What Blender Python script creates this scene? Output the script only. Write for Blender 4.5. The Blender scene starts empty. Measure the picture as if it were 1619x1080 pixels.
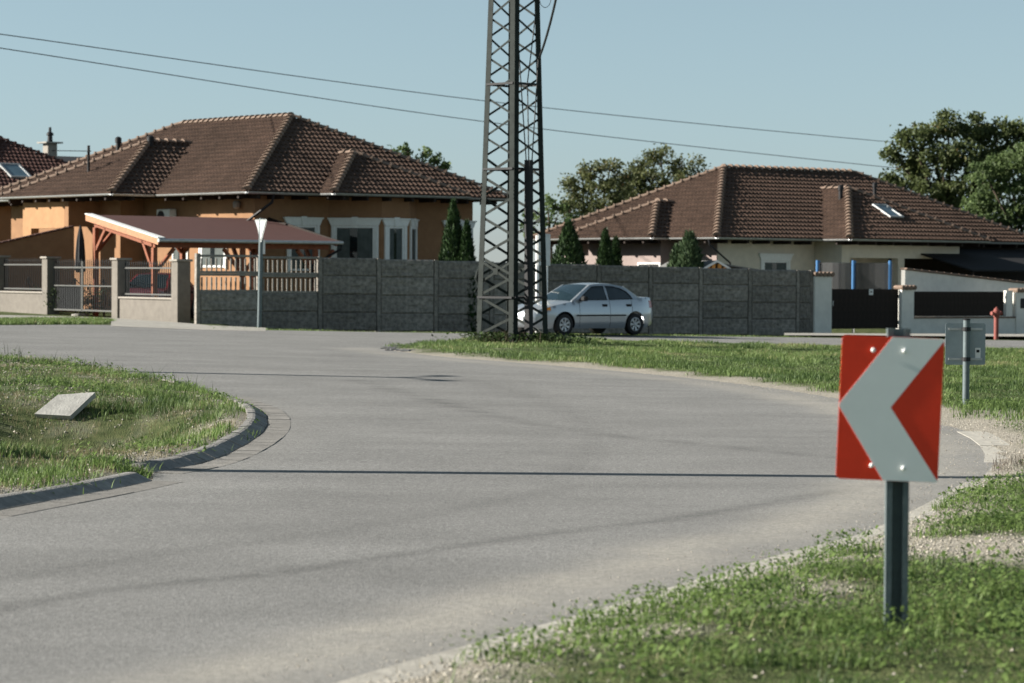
import bpy, bmesh, math, random
import numpy as np
from mathutils import Vector, Matrix, Euler
from mathutils.geometry import delaunay_2d_cdt

S = bpy.context.scene
COL = S.collection
R = math.radians
random.seed(7)
rng = np.random.default_rng(11)

# ------------------------------------------------------------------ camera, sky, sun, exposure
F, CX, CY = 4400.0, 809.5, 540.0            # focal length in photo pixels (about 98 mm on 36 mm)
cam_data = bpy.data.cameras.new('camera')
cam = bpy.data.objects.new('camera', cam_data)
COL.objects.link(cam)
S.camera = cam
cam_data.sensor_width = 36.0
cam_data.lens = F / 1619.0 * 36.0
cam_data.clip_start, cam_data.clip_end = 0.5, 6000.0
CAM = Vector((0, 0, 1.7))
cam_rot = Euler((R(90 - 1.385), 0, 0)).to_matrix() @ Euler((0, 0, R(0.35))).to_matrix()
cam.matrix_world = Matrix.Translation(CAM) @ cam_rot.to_4x4()
cam_data.dof.use_dof = True
cam_data.dof.focus_distance = 30.0
cam_data.dof.aperture_fstop = 4.0

SUN_EL = R(24.2)
SUN_H = Vector((-math.cos(R(0.6)), math.sin(R(0.6)), 0))      # horizontal direction towards the sun
sun_data = bpy.data.lights.new('sun', 'SUN')
sun_data.energy = 5.0
sun_data.angle = R(0.53)
sun_data.color = (1.0, 0.945, 0.85)
sun = bpy.data.objects.new('sun', sun_data)
COL.objects.link(sun)
sun_dir = Vector((SUN_H.x * math.cos(SUN_EL), SUN_H.y * math.cos(SUN_EL), math.sin(SUN_EL)))
sun.rotation_euler = sun_dir.to_track_quat('Z', 'Y').to_euler()
sun.location = (-40, 0, 40)

world = bpy.data.worlds.new('World')
S.world = world
world.use_nodes = True
wn = world.node_tree
wn.nodes.clear()
sky = wn.nodes.new('ShaderNodeTexSky')
sky.sky_type = 'NISHITA'
sky.sun_disc = False
sky.sun_elevation = SUN_EL
sky.sun_rotation = math.atan2(SUN_H.x, SUN_H.y)
sky.altitude = 100
sky.air_density = 0.8
sky.dust_density = 0.12
sky.ozone_density = 6.0
hsv = wn.nodes.new('ShaderNodeHueSaturation')
hsv.inputs['Saturation'].default_value = 0.56
hsv.inputs['Hue'].default_value = 0.464
hsv.inputs['Value'].default_value = 0.93
bg = wn.nodes.new('ShaderNodeBackground')
bg.inputs['Strength'].default_value = 0.050
wo = wn.nodes.new('ShaderNodeOutputWorld')
wn.links.new(sky.outputs[0], hsv.inputs['Color'])
wn.links.new(hsv.outputs[0], bg.inputs['Color'])
wn.links.new(bg.outputs[0], wo.inputs['Surface'])

S.view_settings.view_transform = 'Standard'
S.view_settings.look = 'None'
S.view_settings.gamma = 1.0
S.view_settings.use_curve_mapping = False
S.view_settings.exposure = 1.22

# ------------------------------------------------------------------ measuring helpers
def smooth(a, b, x):
    t = np.clip((x - a) / (b - a), 0, 1)
    return t * t * (3 - 2 * t)

def T(x, y):
    """height of the land: level near the camera, falling gently to the right farther off"""
    return -0.019 * (np.clip(x, -45, 45) - 2.5) * smooth(16, 55, np.asarray(y, float))

def Tf(x, y):
    return float(T(x, y))

def ray(px, py):
    d = cam_rot @ Vector(((px - CX) / F, -(py - CY) / F, -1.0))
    return d

def G(px, py):
    """the point of the ground seen at a pixel of the photograph"""
    d = ray(px, py)
    z = 0.0
    for _ in range(12):
        t = (z - CAM.z) / d.z
        p = CAM + d * t
        z = Tf(p.x, p.y)
    return Vector((p.x, p.y, z))

def at(px, py, Y):
    """the point seen at a pixel, at distance Y"""
    d = ray(px, py)
    return CAM + d * (Y / d.y)

def along(P, d, px, py=430):
    """how far from P along horizontal d until the plumb line stands in photo column px"""
    r = ray(px, py)
    # P + t d parallel to r in plan
    return (P.y * r.x - P.x * r.y) / (d.x * r.y - d.y * r.x)

def pip(poly, x, y):
    """points in polygon (numpy)"""
    x = np.asarray(x, float); y = np.asarray(y, float)
    ins = np.zeros(x.shape, bool)
    n = len(poly)
    for i in range(n):
        x0, y0 = poly[i][0], poly[i][1]
        x1, y1 = poly[(i + 1) % n][0], poly[(i + 1) % n][1]
        c = (y0 > y) != (y1 > y)
        with np.errstate(divide='ignore', invalid='ignore'):
            xi = (x1 - x0) * (y - y0) / ((y1 - y0) if y1 != y0 else 1e-9) + x0
        ins ^= c & (x < xi)
    return ins

def dist_poly(pts, x, y, closed=False):
    x = np.asarray(x, float); y = np.asarray(y, float)
    best = np.full(x.shape, 1e9)
    n = len(pts)
    for i in range(n if closed else n - 1):
        ax, ay = pts[i][0], pts[i][1]
        bx, by = pts[(i + 1) % n][0], pts[(i + 1) % n][1]
        dx, dy = bx - ax, by - ay
        L = dx * dx + dy * dy + 1e-12
        t = np.clip(((x - ax) * dx + (y - ay) * dy) / L, 0, 1)
        best = np.minimum(best, np.hypot(x - ax - t * dx, y - ay - t * dy))
    return best

def vnoise(x, y, seed=0):
    x = np.asarray(x, float); y = np.asarray(y, float)
    xi = np.floor(x).astype(np.int64); yi = np.floor(y).astype(np.int64)
    fx = x - xi; fy = y - yi
    fx = fx * fx * (3 - 2 * fx); fy = fy * fy * (3 - 2 * fy)
    def h(a, b):
        n = (a * 374761393 + b * 668265263 + seed * 974711) & 0x7fffffff
        n = ((n ^ (n >> 13)) * 1274126177) & 0x7fffffff
        return ((n ^ (n >> 16)) & 0xffff) / 65535.0
    return (h(xi, yi) * (1 - fx) + h(xi + 1, yi) * fx) * (1 - fy) + (h(xi, yi + 1) * (1 - fx) + h(xi + 1, yi + 1) * fx) * fy

def fbm(x, y, seed=0, octs=4):
    s = 0; a = 0.5; t = 0
    for k in range(octs):
        s = s + a * vnoise(x * 2 ** k, y * 2 ** k, seed + k * 17); t += a; a *= .5
    return s / t

def catmull(P, step=0.25):
    P = [Vector(p) for p in P]
    out = []
    for i in range(len(P) - 1):
        p0 = P[max(i - 1, 0)]; p1 = P[i]; p2 = P[i + 1]; p3 = P[min(i + 2, len(P) - 1)]
        n = max(1, int((p2 - p1).length / step))
        for k in range(n):
            t = k / n
            out.append(.5 * ((2 * p1) + (p2 - p0) * t + (2 * p0 - 5 * p1 + 4 * p2 - p3) * t * t + (3 * p1 - p0 - 3 * p2 + p3) * t ** 3))
    out.append(P[-1])
    return out

# ------------------------------------------------------------------ building helpers
class MB:
    """collects geometry of ONE mesh object"""
    def __init__(s):
        s.v = []; s.f = []
    def add(s, vs, fs):
        o = len(s.v)
        s.v += [tuple(v) for v in vs]
        s.f += [tuple(i + o for i in f) for f in fs]
        return s
    def hexa(s, c):
        return s.add(c, [(0, 3, 2, 1), (4, 5, 6, 7), (0, 1, 5, 4), (1, 2, 6, 5), (2, 3, 7, 6), (3, 0, 4, 7)])
    def box(s, x0, x1, y0, y1, z0, z1, M=None):
        c = [Vector((x, y, z)) for z in (z0, z1) for x, y in ((x0, y0), (x1, y0), (x1, y1), (x0, y1))]
        if M is not None: c = [M @ p for p in c]
        return s.hexa(c)
    def bbox(s, x0, x1, y0, y1, z0, z1, b=.01, M=None):
        """box with chamfered edges"""
        X = (x0, x0 + b, x1 - b, x1); Y = (y0, y0 + b, y1 - b, y1)
        vs = []
        def ring(z, ins):
            i = ins
            return [(x0 + b, y0 + i, z), (x1 - b, y0 + i, z), (x1 - i, y0 + b, z), (x1 - i, y1 - b, z), (x1 - b, y1 - i, z), (x0 + b, y1 - i, z), (x0 + i, y1 - b, z), (x0 + i, y0 + b, z)]
        for z, i in ((z0, b), (z0 + b, 0), (z1 - b, 0), (z1, b)): vs += ring(z, i)
        vs = [Vector(p) for p in vs]
        if M is not None: vs = [M @ p for p in vs]
        fs = [tuple(range(7, -1, -1)), tuple(range(24, 32))]
        for r in range(3):
            for k in range(8):
                fs.append((r * 8 + k, r * 8 + (k + 1) % 8, r * 8 + 8 + (k + 1) % 8, r * 8 + 8 + k))
        return s.add(vs, fs)
    def bar(s, p, q, w, h=None, up=Vector((0, 0, 1))):
        p = Vector(p); q = Vector(q); h = h or w
        d = (q - p).normalized()
        if abs(d.dot(up)) > .98: up = Vector((1, 0, 0))
        a = d.cross(up).normalized(); b = a.cross(d)
        c = []
        for e in (p, q):
            c += [e - a * w / 2 - b * h / 2, e + a * w / 2 - b * h / 2, e + a * w / 2 + b * h / 2, e - a * w / 2 + b * h / 2]
        return s.hexa(c)
    def tube(s, pts, r, n=8, cap=True):
        pts = [Vector(p) for p in pts]
        rs = r if isinstance(r, (list, tuple)) else [r] * len(pts)
        vs = []; fs = []
        up = Vector((0, 0, 1))
        for i, p in enumerate(pts):
            d = (pts[min(i + 1, len(pts) - 1)] - pts[max(i - 1, 0)]).normalized()
            u = up if abs(d.dot(up)) < .95 else Vector((1, 0, 0))
            a = d.cross(u).normalized(); b = a.cross(d)
            for k in range(n):
                t = 2 * math.pi * k / n
                vs.append(p + (a * math.cos(t) + b * math.sin(t)) * rs[i])
        for i in range(len(pts) - 1):
            for k in range(n):
                fs.append((i * n + k, i * n + (k + 1) % n, (i + 1) * n + (k + 1) % n, (i + 1) * n + k))
        if cap:
            fs.append(tuple(range(n - 1, -1, -1))); fs.append(tuple(range((len(pts) - 1) * n, len(pts) * n)))
        return s.add(vs, fs)
    def lathe(s, prof, n=12, M=None):
        vs = []; fs = []
        for r, z in prof:
            for k in range(n):
                t = 2 * math.pi * k / n
                p = Vector((r * math.cos(t), r * math.sin(t), z)); vs.append(M @ p if M is not None else p)
        m = len(prof)
        for i in range(m - 1):
            for k in range(n):
                fs.append((i * n + k, i * n + (k + 1) % n, (i + 1) * n + (k + 1) % n, (i + 1) * n + k))
        fs.append(tuple(range(n - 1, -1, -1))); fs.append(tuple(range((m - 1) * n, m * n)))
        return s.add(vs, fs)
    def prism(s, poly, d, M=None):
        """poly: 3-D points of a planar outline, pushed along d"""
        n = len(poly); d = Vector(d)
        vs = [Vector(p) for p in poly] + [Vector(p) + d for p in poly]
        if M is not None: vs = [M @ p for p in vs]
        fs = [tuple(range(n - 1, -1, -1)), tuple(range(n, 2 * n))] + [(i, (i + 1) % n, n + (i + 1) % n, n + i) for i in range(n)]
        return s.add(vs, fs)
    def poly(s, pts):
        return s.add(pts, [tuple(range(len(pts)))])
    def mesh(s, name, mat=None, smooth=False, normals=True):
        me = bpy.data.meshes.new(name)
        me.from_pydata(s.v, [], s.f)
        if normals:
            bm = bmesh.new(); bm.from_mesh(me)
            bmesh.ops.recalc_face_normals(bm, faces=bm.faces)
            bm.to_mesh(me); bm.free()
        if mat: me.materials.append(mat)
        if smooth:
            me.shade_smooth()
            if smooth != True: me.set_sharp_from_angle(angle=R(smooth))
        return me
    def build(s, name, mat, parent=None, smooth=False, **kw):
        return link(name, s.mesh(name, mat, smooth, kw.pop('normals', True)), parent, **kw)

def link(name, me, parent=None, loc=None, rot=None, M=None, **props):
    o = bpy.data.objects.new(name, me)
    COL.objects.link(o)
    if parent is not None: o.parent = parent
    if M is not None: o.matrix_basis = M
    if loc is not None: o.location = loc
    if rot is not None: o.rotation_euler = rot
    for k, v in props.items(): o[k] = v
    return o

def thing(name, label, cat, loc=(0, 0, 0), rz=0.0, group=None):
    o = bpy.data.objects.new(name, None)
    COL.objects.link(o)
    o.location = loc; o.rotation_euler = (0, 0, rz)
    o.empty_display_size = .3
    o['label'] = label; o['category'] = cat
    if group: o['group'] = group
    return o

def tag(o, label, cat, group=None):
    o['label'] = label; o['category'] = cat
    if group: o['group'] = group
    return o

def np_mesh(name, verts, faces_idx, loop_counts, mat, smooth=False):
    """verts (n,3) ; faces_idx flat ; loop_counts per face"""
    me = bpy.data.meshes.new(name)
    me.vertices.add(len(verts)); me.vertices.foreach_set('co', np.asarray(verts, np.float32).ravel())
    me.loops.add(len(faces_idx)); me.loops.foreach_set('vertex_index', np.asarray(faces_idx, np.int32))
    lc = np.asarray(loop_counts, np.int32)
    me.polygons.add(len(lc))
    me.polygons.foreach_set('loop_start', np.concatenate([[0], np.cumsum(lc)[:-1]]).astype(np.int32))
    me.update(calc_edges=True)
    me.validate()
    me.materials.append(mat)
    if smooth: me.shade_smooth()
    else: me.shade_flat()
    return me

def set_attr(me, name, arr, domain='POINT'):
    a = me.attributes.new(name, 'FLOAT', domain)
    a.data.foreach_set('value', np.asarray(arr, np.float32))

# ------------------------------------------------------------------ materials
def mat(name, c, rough=.8, var=.18, scale=6, bump=.25, bscale=60, metal=0.0, spec=.3, c2=None, big=.0, trans=0.0, rand=0.0, coat=0.0, island=0.0):
    m = bpy.data.materials.new(name)
    m.use_nodes = True
    nt = m.node_tree; N = nt.nodes; L = nt.links
    b = N['Principled BSDF']
    b.inputs['Roughness'].default_value = rough
    b.inputs['Metallic'].default_value = metal
    b.inputs['Specular IOR Level'].default_value = spec
    if coat: b.inputs['Coat Weight'].default_value = coat; b.inputs['Coat Roughness'].default_value = .06
    tc = N.new('ShaderNodeTexCoord')
    no = N.new('ShaderNodeTexNoise'); no.inputs['Scale'].default_value = scale; no.inputs['Detail'].default_value = 6; no.inputs['Roughness'].default_value = .65
    L.new(tc.outputs['Object'], no.inputs['Vector'])
    rp = N.new('ShaderNodeValToRGB')
    lo = [x * (1 - var) for x in c]; hi = list(c2) if c2 else [min(1, x * (1 + var)) for x in c]
    rp.color_ramp.elements[0].position = .32; rp.color_ramp.elements[1].position = .68
    rp.color_ramp.elements[0].color = (*lo, 1); rp.color_ramp.elements[1].color = (*hi, 1)
    L.new(no.outputs['Fac'], rp.inputs['Fac'])
    out = rp.outputs['Color']
    def vary(fac_socket, amount):
        nonlocal out
        mr = N.new('ShaderNodeMapRange'); mr.inputs['To Min'].default_value = 1 - amount; mr.inputs['To Max'].default_value = 1 + amount
        L.new(fac_socket, mr.inputs['Value'])
        h = N.new('ShaderNodeHueSaturation')
        L.new(mr.outputs[0], h.inputs['Value']); L.new(out, h.inputs['Color'])
        out = h.outputs['Color']
    if big:
        n2 = N.new('ShaderNodeTexNoise'); n2.inputs['Scale'].default_value = scale * .12; n2.inputs['Detail'].default_value = 3
        L.new(tc.outputs['Object'], n2.inputs['Vector'])
        vary(n2.outputs['Fac'], big)
    if rand:
        oi = N.new('ShaderNodeObjectInfo'); vary(oi.outputs['Random'], rand)
    if island:
        g = N.new('ShaderNodeNewGeometry'); vary(g.outputs['Random Per Island'], island)
    L.new(out, b.inputs['Base Color'])
    if bump:
        nb = N.new('ShaderNodeTexNoise'); nb.inputs['Scale'].default_value = bscale; nb.inputs['Detail'].default_value = 4
        L.new(tc.outputs['Object'], nb.inputs['Vector'])
        bp = N.new('ShaderNodeBump'); bp.inputs['Strength'].default_value = bump; bp.inputs['Distance'].default_value = .02
        L.new(nb.outputs['Fac'], bp.inputs['Height']); L.new(bp.outputs[0], b.inputs['Normal'])
    return m

def leaf_mat(name, dark, light, trans=.35, brown=None, bamt=.0):
    m = bpy.data.materials.new(name); m.use_nodes = True
    nt = m.node_tree; N = nt.nodes; L = nt.links
    b = N['Principled BSDF']; b.inputs['Roughness'].default_value = .55; b.inputs['Specular IOR Level'].default_value = .25
    at_ = N.new('ShaderNodeAttribute'); at_.attribute_name = 'tint'
    rp = N.new('ShaderNodeValToRGB')
    rp.color_ramp.elements[0].color = (*dark, 1); rp.color_ramp.elements[1].color = (*light, 1)
    if brown:
        rp.color_ramp.elements[1].position = 1 - bamt
        e = rp.color_ramp.elements.new(1.0); e.color = (*brown, 1)
    L.new(at_.outputs['Fac'], rp.inputs['Fac'])
    L.new(rp.outputs['Color'], b.inputs['Base Color'])
    tr = N.new('ShaderNodeBsdfTranslucent'); L.new(rp.outputs['Color'], tr.inputs['Color'])
    mx = N.new('ShaderNodeMixShader'); mx.inputs['Fac'].default_value = trans
    L.new(b.outputs[0], mx.inputs[1]); L.new(tr.outputs[0], mx.inputs[2])
    L.new(mx.outputs[0], N['Material Output'].inputs['Surface'])
    return m

def glass_mat(name, c=(.012, .016, .018), rough=.04):
    m = mat(name, c, rough=rough, var=.2, scale=1.2, bump=0, spec=.6)
    return m

def tile_mat(name, lo, hi):
    m = bpy.data.materials.new(name); m.use_nodes = True
    N = m.node_tree.nodes; L = m.node_tree.links; b = N['Principled BSDF']
    b.inputs['Roughness'].default_value = .8; b.inputs['Specular IOR Level'].default_value = .2
    g = N.new('ShaderNodeNewGeometry')
    n1 = N.new('ShaderNodeTexNoise'); n1.inputs['Scale'].default_value = 2.6; n1.inputs['Detail'].default_value = 6; n1.inputs['Roughness'].default_value = .75
    n2 = N.new('ShaderNodeTexNoise'); n2.inputs['Scale'].default_value = .35; n2.inputs['Detail'].default_value = 3
    L.new(g.outputs['Position'], n1.inputs['Vector']); L.new(g.outputs['Position'], n2.inputs['Vector'])
    ad = N.new('ShaderNodeMath'); ad.operation = 'MULTIPLY_ADD'; ad.inputs[1].default_value = .45
    L.new(n2.outputs['Fac'], ad.inputs[0]); L.new(n1.outputs['Fac'], ad.inputs[2])
    rp = N.new('ShaderNodeValToRGB'); rp.color_ramp.elements[0].position = .50; rp.color_ramp.elements[1].position = .98
    rp.color_ramp.elements[0].color = (*lo, 1); rp.color_ramp.elements[1].color = (*hi, 1)
    L.new(ad.outputs[0], rp.inputs[0]); L.new(rp.outputs[0], b.inputs['Base Color'])
    return m

M = {}
M['tile'] = tile_mat('roof_tile_clay', (.046, .029, .021), (.118, .074, .055))
M['ridge'] = mat('ridge_tile_clay', (.185, .130, .098), .8, .25, 7, .2, 30, rand=.12)
M['tile_dark'] = tile_mat('roof_tile_dull', (.055, .027, .023), (.105, .055, .045))
M['under'] = mat('roof_felt', (.035, .022, .018), .95, .2, 6, .1)
M['ochre'] = mat('ochre_render', (.265, .145, .076), .92, .10, 3, .2, 70, big=.12)
M['ochre_sunlit'] = mat('sunlit_ochre_render', (.36, .205, .105), .92, .10, 3, .2, 70)  # lighter copy of the ochre, sunlight put into the colour
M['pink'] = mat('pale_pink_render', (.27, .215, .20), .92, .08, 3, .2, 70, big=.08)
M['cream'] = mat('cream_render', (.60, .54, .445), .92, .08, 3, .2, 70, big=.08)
M['white'] = mat('white_paint', (.74, .74, .72), .6, .06, 8, .05)
M['white_wall'] = mat('white_render', (.70, .68, .63), .9, .08, 3, .2, 70, big=.1)
M['pillar'] = mat('grey_beige_render', (.17, .153, .133), .95, .12, 5, .4, 90, big=.14)
M['cap'] = mat('pillar_cap_stone', (.27, .245, .215), .9, .15, 9, .2)
M['iron'] = mat('painted_iron', (.012, .013, .014), .5, .2, 10, .05)
M['iron_light'] = mat('grey_iron_rail', (.10, .10, .095), .5, .15, 10, .05)
M['zinc'] = mat('zinc_gutter', (.45, .46, .46), .45, .15, 8, .05, metal=.55)
M['dark_metal'] = mat('dark_vent_metal', (.014, .014, .016), .6, .2, 8, .05)
M['redwood'] = mat('orange_stained_wood', (.23, .072, .032), .6, .25, 14, .2, 40)
M['dark_wood'] = mat('dark_brown_wood', (.020, .013, .010), .8, .25, 12, .2, 40)
M['felt_red'] = mat('red_brown_bitumen_felt', (.075, .031, .027), .95, .15, 30, .2, 120, big=.15)
M['fence'] = mat('grey_cast_concrete', (.215, .195, .172), .95, .40, 9, .6, 30, big=.2, rand=.22)
M['fence_light'] = mat('pale_cast_concrete', (.25, .23, .205), .95, .2, 9, .3, 50, big=.2)
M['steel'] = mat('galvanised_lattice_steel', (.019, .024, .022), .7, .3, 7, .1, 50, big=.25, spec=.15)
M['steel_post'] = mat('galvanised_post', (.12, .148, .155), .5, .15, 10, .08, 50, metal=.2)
M['black'] = mat('black_rubber', (.012, .012, .013), .7, .15, 10, .1)
M['glass'] = glass_mat('window_glass')
M['curtain'] = mat('window_curtain', (.085, .098, .095), .9, .2, 5, .1)
M['slab'] = mat('pale_concrete', (.36, .35, .325), .95, .2, 5, .4, 40)
M['concrete'] = mat('weathered_concrete', (.30, .285, .255), .95, .2, 5, .4, 40, big=.15)
M['kerb'] = mat('kerb_concrete', (.235, .225, .212), .95, .25, 10, .5, 60, rand=.12)
M['gutter_stone'] = mat('gutter_concrete', (.20, .19, .175), .95, .2, 10, .4, 60, rand=.12)
M['wire'] = mat('black_wire', (.02, .022, .024), .6, .1, 5, 0)
M['bark'] = mat('bark', (.075, .055, .042), .95, .3, 9, .6, 25)
M['thuja'] = leaf_mat('conifer_leaves', (.008, .022, .009), (.045, .085, .024), .15)
M['juniper'] = leaf_mat('juniper_leaves', (.028, .055, .026), (.115, .165, .080), .25)
M['walnut'] = leaf_mat('walnut_leaves', (.032, .048, .019), (.145, .175, .065), .4, (.24, .155, .075), .10)
M['walnut2'] = leaf_mat('autumn_leaves', (.032, .046, .020), (.15, .165, .065), .4, (.27, .18, .09), .18)
M['acacia'] = leaf_mat('acacia_leaves', (.042, .072, .028), (.19, .255, .10), .5)
M['shrub'] = leaf_mat('shrub_leaves', (.015, .03, .01), (.08, .12, .04), .3)
M['grass'] = leaf_mat('grass_blades', (.040, .078, .022), (.19, .265, .085), .35, (.33, .31, .16), .10)
M['dry'] = leaf_mat('dry_grass_blades', (.13, .11, .055), (.34, .29, .18), .3)
M['weed'] = leaf_mat('broad_weed_leaves', (.050, .095, .024), (.22, .31, .095), .45)
# ------------------------------------------------------------------ the lie of the land
def Gs(pts): return [G(*p) for p in pts]

# kerb of the verge on the inside of the bend (foot of the kerb, towards the road)
KERB_A = catmull(Gs([(-260, 862), (-120, 832), (0, 808), (119, 786), (200, 770), (241, 761)]), .25)
KERB_B = catmull(Gs([(243, 748), (316, 734), (371, 713), (413, 686), (422, 664), (410, 648), (391, 640), (360, 629)]), .2)
isl_far = Gs([(340, 622), (290, 607), (240, 599), (150, 581), (60, 571), (0, 564), (-160, 549), (-420, 533)])
ISL = [p for p in KERB_A] + [p for p in KERB_B] + isl_far + [G(-900, 600), G(-700, 900)]

# outer edge of the bend
OUT = catmull(Gs([(-150, 1330), (250, 1190), (600, 1075), (830, 1010), (1000, 962), (1240, 886), (1390, 846), (1480, 802), (1548, 762), (1578, 728),
                  (1566, 703), (1530, 683), (1480, 668), (1400, 646), (1300, 626), (1200, 611), (1100, 599), (1000, 589), (900, 580), (800, 572), (720, 566), (655, 559), (612, 553)]), .4)
TRI_FAR = catmull(Gs([(604, 549), (640, 545), (700, 541), (760, 537.8), (840, 537.2), (900, 539.5), (1100, 543), (1320, 546.5), (1619, 551), (1900, 556)]), .8)
FAR = catmull(Gs([(2000, 546), (1619, 538.5), (1300, 534), (1000, 530.5), (760, 527.5), (600, 525), (420, 522), (320, 519.5), (180, 514), (60, 513.5), (0, 514), (-300, 513)]), .8)
ROAD = [p for p in OUT] + [p for p in TRI_FAR] + [p for p in FAR] + [G(-420, 533)] + isl_far[::-1][1:] + KERB_B[::-1] + KERB_A[::-1] + [G(-260, 862), G(-500, 1000)]
ROAD_XY = [(p.x, p.y) for p in ROAD]
ISL_XY = [(p.x, p.y) for p in ISL]

# paved drive in front of the gate, and a pale footpath in front of the white wall
DRIVE = Gs([(175, 516), (320, 522), (420, 524), (420, 518.5), (330, 514.5), (300, 511.5), (180, 503), (80, 500), (-10, 498.2), (-220, 498), (-220, 508), (0, 505), (130, 505), (176, 508)])
PATHS = Gs([(1240, 531.5), (1619, 533.5), (1900, 536), (1900, 531), (1619, 529.5), (1240, 528)])

def ditch(x, y):
    """how far the drainage ditch drops below the verge"""
    c = G(-10, 690)
    ax, ay = c.x - 7, c.y - 3
    bx, by = c.x + .4, c.y + .8
    dx, dy = bx - ax, by - ay
    t = np.clip(((x - ax) * dx + (y - ay) * dy) / (dx * dx + dy * dy), 0, 1)
    d = np.hypot(x - ax - t * dx, (y - ay - t * dy) * .75)
    return .95 * (1 - smooth(.2, 3.4, d))

def ground_z(x, y):
    x = np.asarray(x, float); y = np.asarray(y, float)
    inr = pip(ROAD_XY, x, y)
    d = dist_poly(ROAD_XY, x, y, True)
    z = T(x, y)
    isl = pip(ISL_XY, x, y)
    rel = np.where(inr, -.05 * smooth(.30, .7, d) - .008, .055 * smooth(0.0, .9, d) + .012 + .03 * (fbm(x * 1.3, y * 1.3, 3) - .5) * smooth(.2, 1.2, d) - .008)
    rel = np.where(isl & ~inr, .088 * smooth(.13, .36, d) - .012 + .07 * (fbm(x * 1.1, y * 1.1, 5) - .5) * smooth(.2, 1., d) + .06 * smooth(.6, 2.5, d) - ditch(x, y) * smooth(.25, 1.6, d), rel)
    rel = np.where((y > 70) & ~inr, .012 - .05 * smooth(.15, 1.3, d) - .17 * smooth(1.7, 3.6, d) * (x > -8.3) * (1 - smooth(98, 104, y)), rel)
    for pl in (DRIVE, PATHS):
        k = pip([(p.x, p.y) for p in pl], x, y)
        rel = np.where(k, -.03, rel)
    # the low mound under the pylon
    pc = G(809, 541)
    rel = rel + np.where(inr, 0, .10 * np.exp(-((x - pc.x) ** 2 + (y - pc.y) ** 2) / 2.5))
    return z + rel

def GG(px, py):
    """the point of the modelled ground (relief included) seen at a pixel"""
    d = ray(px, py); z = 0.0
    for _ in range(14):
        p = CAM + d * ((z - CAM.z) / d.z)
        z = .5 * z + .5 * gz(p.x, p.y)
    return p

def gz(x, y): return float(ground_z(np.array([x]), np.array([y]))[0])

# one sheet out to the horizon: fine near, coarse far
xs = np.unique(np.round(np.concatenate([np.arange(-14, 14, .16), np.arange(-40, -14, .8), np.arange(14, 40, .8), np.linspace(40, 2500, 22), -np.linspace(40, 2500, 22)]), 3))
ys = np.unique(np.round(np.concatenate([np.arange(6, 34, .16), np.arange(34, 72, .3), np.arange(72, 130, 1.0), np.linspace(130, 3500, 22), np.linspace(-300, 6, 14)]), 3))
gx, gy = np.meshgrid(xs, ys)
gzv = ground_z(gx.ravel(), gy.ravel())
nx, ny = len(xs), len(ys)
idx = np.arange(nx * ny).reshape(ny, nx)
quads = np.stack([idx[:-1, :-1], idx[:-1, 1:], idx[1:, 1:], idx[1:, :-1]], -1).reshape(-1, 4)

def ground_material():
    m = bpy.data.materials.new('verge_ground'); m.use_nodes = True
    N = m.node_tree.nodes; L = m.node_tree.links; b = N['Principled BSDF']
    b.inputs['Roughness'].default_value = .97; b.inputs['Specular IOR Level'].default_value = .1
    tc = N.new('ShaderNodeTexCoord')
    def noise(s, d=5, r=.6):
        n = N.new('ShaderNodeTexNoise'); n.inputs['Scale'].default_value = s; n.inputs['Detail'].default_value = d; n.inputs['Roughness'].default_value = r
        L.new(tc.outputs['Object'], n.inputs['Vector']); return n.outputs['Fac']
    def ramp(f, p0, c0, p1, c1):
        r = N.new('ShaderNodeValToRGB'); r.color_ramp.elements[0].position = p0; r.color_ramp.elements[1].position = p1
        r.color_ramp.elements[0].color = (*c0, 1); r.color_ramp.elements[1].color = (*c1, 1); L.new(f, r.inputs[0]); return r.outputs[0]
    grass = ramp(noise(4.0, 7, .7), .38, (.042, .060, .022), .68, (.13, .145, .062))
    vo = N.new('ShaderNodeTexVoronoi'); vo.inputs['Scale'].default_value = 62; L.new(tc.outputs['Object'], vo.inputs['Vector'])
    grav = ramp(vo.outputs['Color'], .1, (.22, .20, .165), .9, (.43, .395, .335))
    at_ = N.new('ShaderNodeAttribute'); at_.attribute_name = 'gravel'
    mx = N.new('ShaderNodeMix'); mx.data_type = 'RGBA'
    L.new(at_.outputs['Fac'], mx.inputs['Factor']); L.new(grass, mx.inputs['A']); L.new(grav, mx.inputs['B'])
    L.new(mx.outputs['Result'], b.inputs['Base Color'])
    bp = N.new('ShaderNodeBump'); bp.inputs['Strength'].default_value = .6; bp.inputs['Distance'].default_value = .03
    L.new(vo.outputs['Distance'], bp.inputs['Height']); L.new(bp.outputs[0], b.inputs['Normal'])
    return m

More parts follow.
